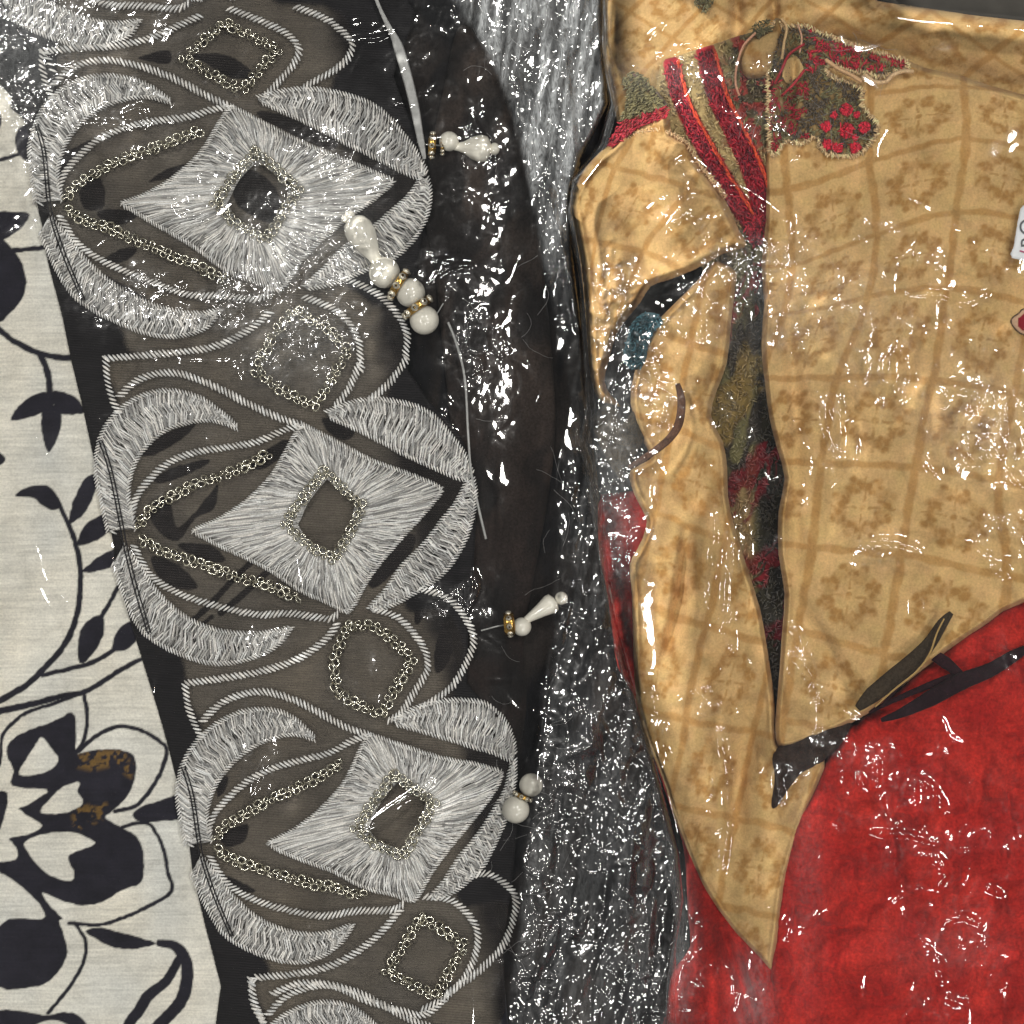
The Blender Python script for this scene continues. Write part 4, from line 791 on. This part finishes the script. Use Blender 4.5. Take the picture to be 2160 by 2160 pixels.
def strip(name, path, widths, z, c, parent=None, mat=None, up=0.):
    p = smooth_path(path, 6); n = len(p); ww = np.interp(np.linspace(0, 1, n), np.linspace(0, 1, len(widths)), widths)
    zz = z(p[:, 0], p[:, 1]) if callable(z) else np.full(n, z); 
    return ribbon_tube(name, np.stack(W3(p[:, 0], p[:, 1], zz), 1), ww / 2 * S, mat or M_dark, parent, 10, .3, np.array(c))
strip("loop_tie", r3([(930, 930), (958, 1050), (940, 1200), (880, 1300), (780, 1385), (640, 1480), (600, 1500)]), [10, 17, 18, 16, 15, 13, 8], .0155, (.09, .045, .028), kurta)
DKP = [(1645, 1572), (1700, 1548), (1775, 1518), (1795, 1530), (1770, 1575), (1728, 1612), (1690, 1632), (1662, 1668), (1640, 1702), (1626, 1700), (1634, 1640), (1628, 1600)]
sheet("dark_lining", M_dark, smooth_path(DKP, 3, True), lambda x, y: zflp(x, y) + .0016, 3, lambda x, y, sd: np.array([[.03, .018, .013]]) * (.5 + fbm(x / 20, y / 20, 3, 8))[:, None], None, kurta, edge=(.002, 12))

# ------------------------------------------------------------------ red cloth
def red_col(k=1.):
    def f(x, y, sd):
        n = fbm(x / 75 + .9 * noise(x / 110, y / 110, 4), y / 75, 4, 81); n2 = fbm(x / 22, y / 22, 3, 82); t = sstep(.25, .75, n * .75 + n2 * .25)
        c = lerp(np.array([[.36, .012, .009]]), np.array([[.48, .024, .015]]), t[:, None]); return c * k
    return f
REDM = [(2400, 1215), (2160, 1262), (2088, 1306), (1995, 1368), (1902, 1450), (1840, 1500), (1785, 1535), (1765, 1566), (1746, 1597), (1725, 1643), (1706, 1684), (1678, 1731), (1662, 1784), (1643, 1840), (1634, 1886), (1630, 1948), (1624, 2026), (1625, 2088), (1634, 2160), (1640, 2250), (2400, 2250)]
def zred(x, y): return .0095 + .0030 * (crease(x / 46 + .6 * noise(x / 50, y / 50, 3), y / 46, 2, 66) - .4) + wr(x, y, 57, 2.6) + 1.7 * folds(x, y, [(r8([(300, 1400), (700, 1250), (1000, 900), (950, 600)]), 34, -.0018), (r8([(950, 950), (1150, 1250), (1350, 1100)]), 34, -.0016), (r8([(400, 1450), (650, 1750), (800, 1932)]), 30, -.0014), (r8([(1500, 1650), (1800, 1500), (1932, 1500)]), 34, -.0018), (r8([(830, 350), (1200, 640), (1400, 750)]), 12, .0012), (r8([(600, 150), (500, 500), (450, 900)]), 40, .0016)])
redm = sheet("red_cloth", M_red, smooth_path(REDM, 2, True), lambda x, y: zred(x, y) - .002 * sstep(1500, 1250, y), 2.9, red_col(), edge=(.007, 26))
tag(redm, "large red cloth with soft creases filling the lower right corner", "fabric")
REDL = [(1260, 1060), (1300, 1040), (1400, 1060), (1420, 1300), (1400, 1500), (1480, 1640), (1560, 1800), (1640, 2000), (1650, 2250), (1400, 2250), (1405, 2130), (1412, 2065), (1428, 2032), (1456, 1996), (1451, 1933), (1447, 1840), (1439, 1775), (1420, 1720), (1380, 1600), (1345, 1500), (1335, 1462), (1301, 1410), (1292, 1348), (1280, 1255), (1270, 1209), (1261, 1162)]
redl = sheet("red_trouser_fabric", M_red, smooth_path(REDL, 2, True), lambda x, y: .0035 + wr(x, y, 58, 1.) + 1.7 * folds(x, y, [([(1520, 1960), (1560, 2060), (1600, 2180)], 14, -.0022), ([(1480, 1900), (1500, 2050), (1510, 2200)], 20, .0015), ([(1560, 1990), (1600, 2100)], 14, .0014)]), 3.2, red_col(.85), edge=(.004, 16))
tag(redl, "narrow red fabric showing left of and below the pointed mustard panel", "fabric")
# ribbon ties
def leaf_tie(path, widths, z, c, label):
    o = strip("ribbon_tie", path, widths, z, c); return tag(o, label, "ribbon", "dark ribbon ties at the hem")
t1_ = strip("ribbon_tie", r6([(800, 1270), (900, 1180), (1050, 1060), (1180, 950), (1290, 830), (1380, 690), (1440, 620)]), [14, 34, 38, 36, 28, 22, 10], .0185, (.042, .030, .018))
tag(t1_, "olive brown ribbon tie with a tan centre piping lying over the mustard hem", "ribbon", "dark ribbon ties at the hem")
strip("piping", r6([(920, 1260), (1040, 1150), (1200, 1020), (1290, 900), (1340, 760), (1390, 660)]), [3, 4, 4, 4, 3], .0205, (.42, .27, .10), t1_, M_tan)
leaf_tie(r6([(960, 1350), (1100, 1300), (1300, 1200), (1500, 1090), (1700, 1010), (1850, 920), (1940, 870), (2040, 820)]), [8, 20, 34, 36, 30, 26, 18, 12], .0145, (.016, .006, .009), "dark maroon ribbon tie stretched across the red cloth to the right edge")
leaf_tie(r6([(1500, 1040), (1400, 960), (1290, 900), (1240, 960), (1080, 1120), (960, 1260)]), [16, 26, 22, 14, 9, 5], .0135, (.02, .006, .009), "short dark maroon ribbon loop between the olive tie and the long maroon tie")
leaf_tie(r6([(1500, 1040), (1350, 1090), (1150, 1170), (950, 1260), (880, 1300)]), [18, 16, 12, 9, 6], .0132, (.018, .005, .008), "thin dark ribbon strand beneath the long maroon tie")
# ------------------------------------------------------------------ paper tag and the corner motif
M_paper = solid_mat("white_paper", (.85, .87, .88), .5, 0, .4, .03)
TAGP = [(2400, 405), (2168, 425), (2152, 440), (2146, 470), (2138, 520), (2131, 535), (2134, 544), (2165, 552), (2400, 575)]
tg = sheet("price_tag", M_paper, TAGP, lambda x, y: .0175 + 0 * x, 3, edge=(.0004, 4))
tag(tg, "white paper tag with grey lettering cut off by the right edge", "tag")
fc = bpy.data.curves.new("tag_lettering", 'FONT'); fc.body = "RO"; fc.size = 34 * S * 1.25; fc.extrude = .00002; fc.materials.append(solid_mat("grey_ink", (.12, .13, .14), .7))
fo = bpy.data.objects.new("tag_lettering", fc); col.objects.link(fo); fo.parent = tg; fo.location = pt(2184, 522, .01772); fo.rotation_euler = (0, 0, math.radians(94))
bpy.context.view_layer.update()
fm = bpy.data.meshes.new_from_object(fo.evaluated_get(bpy.context.evaluated_depsgraph_get()))
fn = bpy.data.objects.new("printed_letters", fm); col.objects.link(fn); fn.parent = tg; fn.location = fo.location; fn.rotation_euler = fo.rotation_euler
bpy.data.objects.remove(fo)
ribbon_tube("pink_mark", np.stack(W3(np.array([2151., 2158, 2166]), np.array([529., 531, 535]), np.full(3, .0177)), 1), 1.6 * S, solid_mat("pink_ink", (.7, .15, .3), .6), tg)
CM = [(2131, 680), (2136, 668), (2148, 660), (2160, 650), (2200, 655), (2200, 715), (2160, 708), (2142, 697)]
sheet("appliqué_flower".replace("é", "e"), M_tan, smooth_path(CM, 3, True), lambda x, y: zmain(x, y) + .0007, 2.5, lambda x, y, sd: lerp(np.array([[.06, .04, .025]]), np.where((x > 2148)[:, None] & (sd > 9)[:, None], RD[None] * .6, np.array([[.6, .38, .24]])), sstep(2, 4, sd)[:, None]), None, kurta, edge=(.0006, 4))

# ------------------------------------------------------------------ plastic bags
def blobs(x, y, L):
    s = np.zeros(x.shape)
    for cx, cy, rx, ry, a in L: s = np.maximum(s, a * np.exp(-((x - cx) / rx) ** 2 - ((y - cy) / ry) ** 2))
    return s
GAP = smooth_path([(950, -90), (960, 0), (1000, 60), (1042, 130), (1092, 270), (1128, 430), (1150, 560), (1180, 700), (1210, 850), (1200, 950), (1172, 1150), (1180, 1300), (1150, 1450), (1135, 1600), (1112, 1780), (1102, 1950), (1090, 2250), (1425, 2250), (1415, 2080), (1420, 2000), (1435, 1900), (1425, 1800), (1385, 1650), (1345, 1500), (1292, 1300), (1268, 1130), (1262, 1000), (1240, 860), (1235, 800), (1220, 650), (1202, 520), (1200, 410), (1225, 330), (1275, 220), (1268, 100), (1262, -90)], 2, True)
def gapw(x, y, s=14): return cover(x, y, GAP, s)
LB = [(40, 60, 130, 150, 1.), (20, 180, 70, 120, .8), (150, 190, 110, 60, .8), (330, 20, 90, 60, .5), (660, 520, 120, 110, 1.), (620, 680, 130, 110, .9), (320, 620, 150, 70, .65), (480, 620, 100, 70, .8), (700, 330, 150, 110, .45), (280, 250, 90, 50, .4), (560, 440, 200, 180, .35), (940, 570, 60, 60, .6), (1000, 740, 70, 110, .6), (950, 120, 120, 100, .3), (560, 1360, 40, 30, .8), (370, 950, 160, 220, .16), (930, 1260, 70, 60, .5), (770, 1420, 90, 90, .35), (560, 1590, 80, 120, .22), (1000, 330, 100, 300, .25), (60, 350, 90, 90, .3), (60, 960, 60, 60, .22)]
CREL = [(c1([(700, 645), (800, 610), (830, 700), (760, 720)]), 6, .0007), (c1([(420, 700), (560, 700), (800, 720)]), 7, .0006), (c1([(850, 1610), (940, 1640), (860, 1720), (990, 1730), (1090, 1830)]), 7, .0008), (c1([(1000, 1640), (1060, 1610)]), 6, .0006), (c1([(1560, 1400), (1620, 1450), (1700, 1340)]), 8, .0009),
        (c1([(1400, 1650), (1520, 1720), (1540, 1650)]), 8, .0009), (c2([(510, 1410), (600, 1390), (720, 1400), (740, 1500), (690, 1570)]), 7, .0012), (c2([(330, 1500), (400, 1430), (470, 1420)]), 6, .0008), (c2([(560, 220), (680, 215), (770, 180)]), 5, .0009), (c2([(560, 130), (680, 135)]), 5, .0006), (c2([(780, 580), (900, 600)]), 5, .0006), (c2([(980, 1600), (1100, 1510), (1220, 1500)]), 5, .0009), (c2([(1000, 1480), (1100, 1470)]), 5, .0006),
        (c1([(340, 220), (290, 300), (330, 200), (370, 160)]), 8, .001), (c1([(230, 530), (300, 480), (380, 450), (440, 400)]), 9, .001), (c4([(1060, 390), (1130, 500)]), 5, .0006), (c4([(1230, 1300), (1250, 1400), (1200, 1520)]), 6, .0009), (c6([(620, 820), (780, 700), (1000, 560)]), 7, .0012), (c6([(640, 800), (820, 680), (960, 600)]), 5, -.0006), (c6([(1720, 580), (1860, 600)]), 5, .0006), (c6([(-10, 620), (50, 450)]), 5, .0009),
        (src([(1010, 300), (1050, 420), (1090, 620)]), 8, .001), (src([(1060, 60), (1075, 200), (1085, 330)]), 9, .0012)]
def clump(x, y, seed): return .25 + 1.35 * sstep(.38, .62, fbm(x / 48, y / 48, 3, seed))
def long_creases(x, y, seed):
    a = np.abs(2 * fbm(x / 260 + .3 * noise(x / 80, y / 80, seed), y / 330, 2, seed + 1) - 1); b = np.abs(2 * fbm(x / 150, y / 240 + .3 * noise(x / 70, y / 70, seed + 2), 2, seed + 3) - 1)
    m = sstep(.45, .7, fbm(x / 130, y / 130, 2, seed + 4))
    return .00085 * np.exp(-(a / .022) ** 2) * (.3 + m) + .0007 * np.exp(-(b / .03) ** 2) * m
def film_height(x, y, cr, seed):
    h1, d1 = cells(x / 34. + .5 * noise(x / 50, y / 50, seed), y / 34. + .5 * noise(x / 50, y / 50, seed + 5), seed + 1)
    h2, d2 = cells(x / 15. + .6 * noise(x / 20, y / 20, seed + 3), y / 15. + .6 * noise(x / 20, y / 20, seed + 4), seed + 20)
    return cr * (.0019 * h1 + .0007 * h2 + .0008 * (crease(x / 55, y / 55, 3, seed + 40) - .4)) + long_creases(x, y, seed + 60) * np.clip(.12 + 1.4 * cr, 0, .9)
def lf_cr(x, y): return .02 + blobs(x, y, LB) * .85 * clump(x, y, 140) * (1 - gapw(x, y, 20)) + gapw(x, y) * (.36 + .30 * sstep(900, 1300, y)) * clump(x, y, 160) ** .4 * (.45 + .8 * fbm(x / 90, y / 140, 2, 3))
def zfl(x, y):
    base = .0128 - .0035 * sstep(950, 1150, x) + .0012 * (fbm(x / 200, y / 200, 3, 101) - .5)
    g = gapw(x, y, 25); base = base + g * .0030 * (fbm((x + .12 * y + 90 * noise(y / 210, x / 300, 4)) / 80, y / 230, 3, 103) - .5) * 2
    return base + film_height(x, y, lf_cr(x, y), 200) + folds(x, y, CREL)
def lf_ex(x, y, sd):
    g = gapw(x, y, 10); top = sstep(700, 250, y); st = fbm((x + .15 * y) / 16, y / 180, 3, 7)
    mk = g * (.008 + .26 * top + .02 * sstep(.45, .7, fbm(x / 60, y / 120, 2, 17)) + .02 * sstep(1300, 1600, y)) * (.35 + 1.3 * sstep(.35, .7, st)) + .001 + blobs(x, y, [(40, 60, 140, 160, .10), (660, 520, 110, 100, .10), (620, 680, 120, 100, .06)])
    return {'crumple': lf_cr(x, y), 'milk': mk}
FL = [(-240, -95), (1275, -95), (1275, 100), (1282, 220), (1232, 330), (1206, 410), (1208, 520), (1226, 650), (1240, 800), (1246, 860), (1268, 1000), (1274, 1130), (1298, 1300), (1350, 1500), (1392, 1650), (1432, 1800), (1442, 1900), (1428, 2000), (1424, 2080), (1430, 2255), (-240, 2255)]
fl = sheet("clear_plastic_bag", M_film, FL, zfl, 3.6, None, lf_ex, None, edge=(.005, 14))
tag(fl, "clear plastic bag over the silver embroidered net, bunched silvery down its right edge", "plastic bag")

RB = [(1330, 640, 110, 120, .95), (1380, 760, 90, 160, 1.), (1600, 560, 140, 80, 1.), (1500, 620, 110, 100, .8), (1720, 660, 130, 110, .75), (1880, 730, 110, 130, .55), (2080, 880, 120, 130, .7), (1760, 900, 60, 110, .5), (2120, 1080, 80, 110, .6), (1640, 1100, 60, 300, .35), (1550, 1000, 80, 250, .45), (1290, 1000, 60, 220, 1.), (1290, 1160, 60, 120, .7), (1830, 1160, 100, 40, .45), (1700, 1420, 60, 100, .55), (1690, 1600, 80, 80, .9), (1830, 1590, 90, 60, .6),
      (1900, 1700, 200, 140, .36), (2020, 1850, 180, 150, .34), (2100, 1740, 110, 120, .34), (2040, 2000, 120, 90, .42), (1740, 1780, 80, 100, .36), (1980, 2120, 60, 60, .4), (1440, 2060, 50, 140, .8), (1590, 2120, 60, 100, .4), (1400, 150, 180, 60, .25), (1580, 250, 130, 90, .4), (1460, 450, 110, 90, .45), (1620, 150, 70, 60, .3), (1500, 1480, 70, 260, .4), (1850, 480, 180, 40, .3), (1520, 1700, 40, 160, .4), (1960, 560, 180, 60, .35), (2100, 1400, 80, 60, .15), (2140, 1760, 50, 60, .5)]
CRER = [(r3([(1180, 110), (1110, 260), (1090, 450), (1095, 640)]), 7, .0011), (r5([(1330, -20), (1310, 200), (1300, 400), (1290, 700), (1310, 860)]), 7, .0012), (r5([(1280, 30), (1260, 350), (1240, 750)]), 6, .001), (r5([(1180, -50), (1165, 300), (1130, 580)]), 6, .0008), (r7([(1220, -60), (1260, 180), (1275, 400), (1260, 700), (1240, 880)]), 7, .0012), (r5([(850, 1360), (880, 1560)]), 6, .0007),
        (r5([(680, 1190), (780, 1190)]), 6, .0008), (r5([(740, 1080), (780, 1290)]), 6, .0008), ([(1916, 620), (1990, 622), (2035, 640), (2080, 620)], 6, .0009), ([(1890, 730), (1875, 770), (1885, 820)], 8, .0011), ([(1915, 760), (1920, 800), (1905, 845)], 7, .001), ([(1738, 840), (1745, 900), (1765, 960)], 8, .0011), ([(1770, 840), (1772, 900), (1774, 950)], 7, .0009),
        ([(1985, 830), (2015, 815), (2060, 830)], 12, .0014), ([(2040, 925), (2050, 965), (2105, 960)], 12, .0014), ([(2120, 830), (2125, 900), (2135, 950)], 12, .0012), ([(1955, 970), (1975, 1000)], 12, .0011), ([(2120, 980), (2160, 1030)], 8, .0009), (r6([(890, 130), (1030, 130), (1220, 190)]), 8, .0009), (r6([(1700, 280), (1820, 350)]), 9, .001), (r6([(350, 700), (410, 800), (480, 1050)]), 7, .0009), (r6([(350, 900), (420, 950), (490, 1070)]), 7, .0009),
        (r6([(500, 1130), (640, 1240), (800, 1330)]), 6, .0009), (r8([(940, 130), (930, 300)]), 6, .0009), (r8([(810, 230), (850, 330)]), 6, .0008), (r8([(1230, 240), (1330, 350), (1400, 480)]), 7, .0008), (r8([(900, 620), (1000, 640), (1140, 640), (1320, 690)]), 6, .0011), (r8([(1340, 780), (1400, 900), (1350, 1000)]), 8, .0009), (r8([(1680, 1000), (1780, 1050)]), 6, .0009), (r8([(1400, 1740), (1490, 1790)]), 10, .001), (r8([(1350, 1480), (1380, 1640)]), 8, .0009), (r8([(1400, 1240), (1520, 1200), (1640, 1260)]), 6, .0008), (r8([(330, 1200), (320, 1350)]), 8, .0007), (r8([(400, 1300), (570, 1150)]), 9, .0007),
        (r1([(870, 1560), (920, 1490), (1000, 1450)]), 7, .0009), (r1([(940, 1100), (1010, 1090), (1130, 1170)]), 6, .0008), (r1([(1200, 1280), (1340, 1300), (1480, 1380), (1650, 1500)]), 6, .0009), (r3([(700, 1180), (800, 1160), (830, 1190)]), 8, .001), (r1([(740, 250), (840, 180)]), 5, .0006), (r1([(900, 350), (1080, 320)]), 5, .0006), ([(1648, 1690), (1640, 1640), (1655, 1620)], 8, .0012)]
def rf_cr(x, y): return .02 + blobs(x, y, RB) * .58 * clump(x, y, 150)
def zfr(x, y):
    base = .0228 - .0058 * sstep(1420, 1235, x) - .003 * sstep(1500, 1900, y) * sstep(1700, 1450, x) + .0018 * (fbm(x / 220, y / 220, 3, 111) - .5)
    return base + film_height(x, y, rf_cr(x, y), 300) + folds(x, y, CRER)
def rf_ex(x, y, sd):
    mk = .004 + blobs(x, y, [(1300, 1000, 50, 200, .10), (1700, 1850, 40, 300, .03), (1430, 2000, 30, 150, .12), (1980, 2000, 140, 60, .02), (1720, 650, 200, 120, .05), (2060, 880, 120, 120, .06), (1590, 2100, 40, 90, .08), (1400, 160, 120, 40, .06)])
    return {'crumple': rf_cr(x, y), 'milk': mk}
FR = [(1272, -95), (1800, -95), (1900, 10), (2400, 60), (2400, 2255), (1400, 2255), (1405, 2080), (1425, 1950), (1400, 1750), (1340, 1520), (1290, 1350), (1262, 1180), (1240, 1020), (1222, 940), (1235, 860), (1230, 760), (1222, 600), (1196, 450), (1205, 380), (1262, 300), (1285, 220), (1268, 100)]
fr = sheet("clear_plastic_bag", M_film, FR, zfr, 3.6, None, rf_ex, None, edge=(.009, 30))
tag(fr, "clear crinkled plastic bag over the mustard checked garment and red cloth", "plastic bag")

# ------------------------------------------------------------------ lint and stray fibres between the bags
M_lint = solid_mat("lint", (.34, .33, .32), .6, 0, .4)
AV = []; AF = []; cnt = 0
for k in range(70):
    x0 = rng.normal(1090 + rng.choice([-60, 0, 60]), 60); y0 = rng.uniform(0, 2160)
    if k % 4 == 0: x0, y0 = rng.uniform(1560, 1900), rng.uniform(60, 320)
    a = rng.uniform(0, 6.28); n = 8; L = rng.uniform(6, 13); P = []
    bend = rng.normal(0, .11)
    for i in range(n): P.append((x0, y0)); a += bend + rng.normal(0, .15); x0 += L * math.cos(a); y0 += L * math.sin(a)
    P = np.array(P); zz = (zbrown(P[:, 0], P[:, 1]) + .0012) if k % 4 else zmain(P[:, 0], P[:, 1]) + .0016
    Q = np.stack(W3(P[:, 0], P[:, 1], zz), 1); r = .38 * S * rng.uniform(.7, 1.3); D = np.gradient(Q, axis=0); D /= np.linalg.norm(D, axis=1, keepdims=True)
    U = np.cross(D, [0, 0, 1.])
    for j in range(3):
        an = 2.094 * j; AV.append(Q + U * math.cos(an) * r + np.array([0, 0, 1.]) * math.sin(an) * r)
    for i in range(n - 1):
        for j in range(3): j2 = (j + 1) % 3; AF.append((cnt + j * n + i, cnt + j2 * n + i, cnt + j2 * n + i + 1, cnt + j * n + i + 1))
    cnt += 3 * n
tag(raw_mesh("stray_fibres", np.concatenate(AV), AF, M_lint), "fine pale lint fibres scattered over the dark fold and the neckline", "lint", kind='stuff')
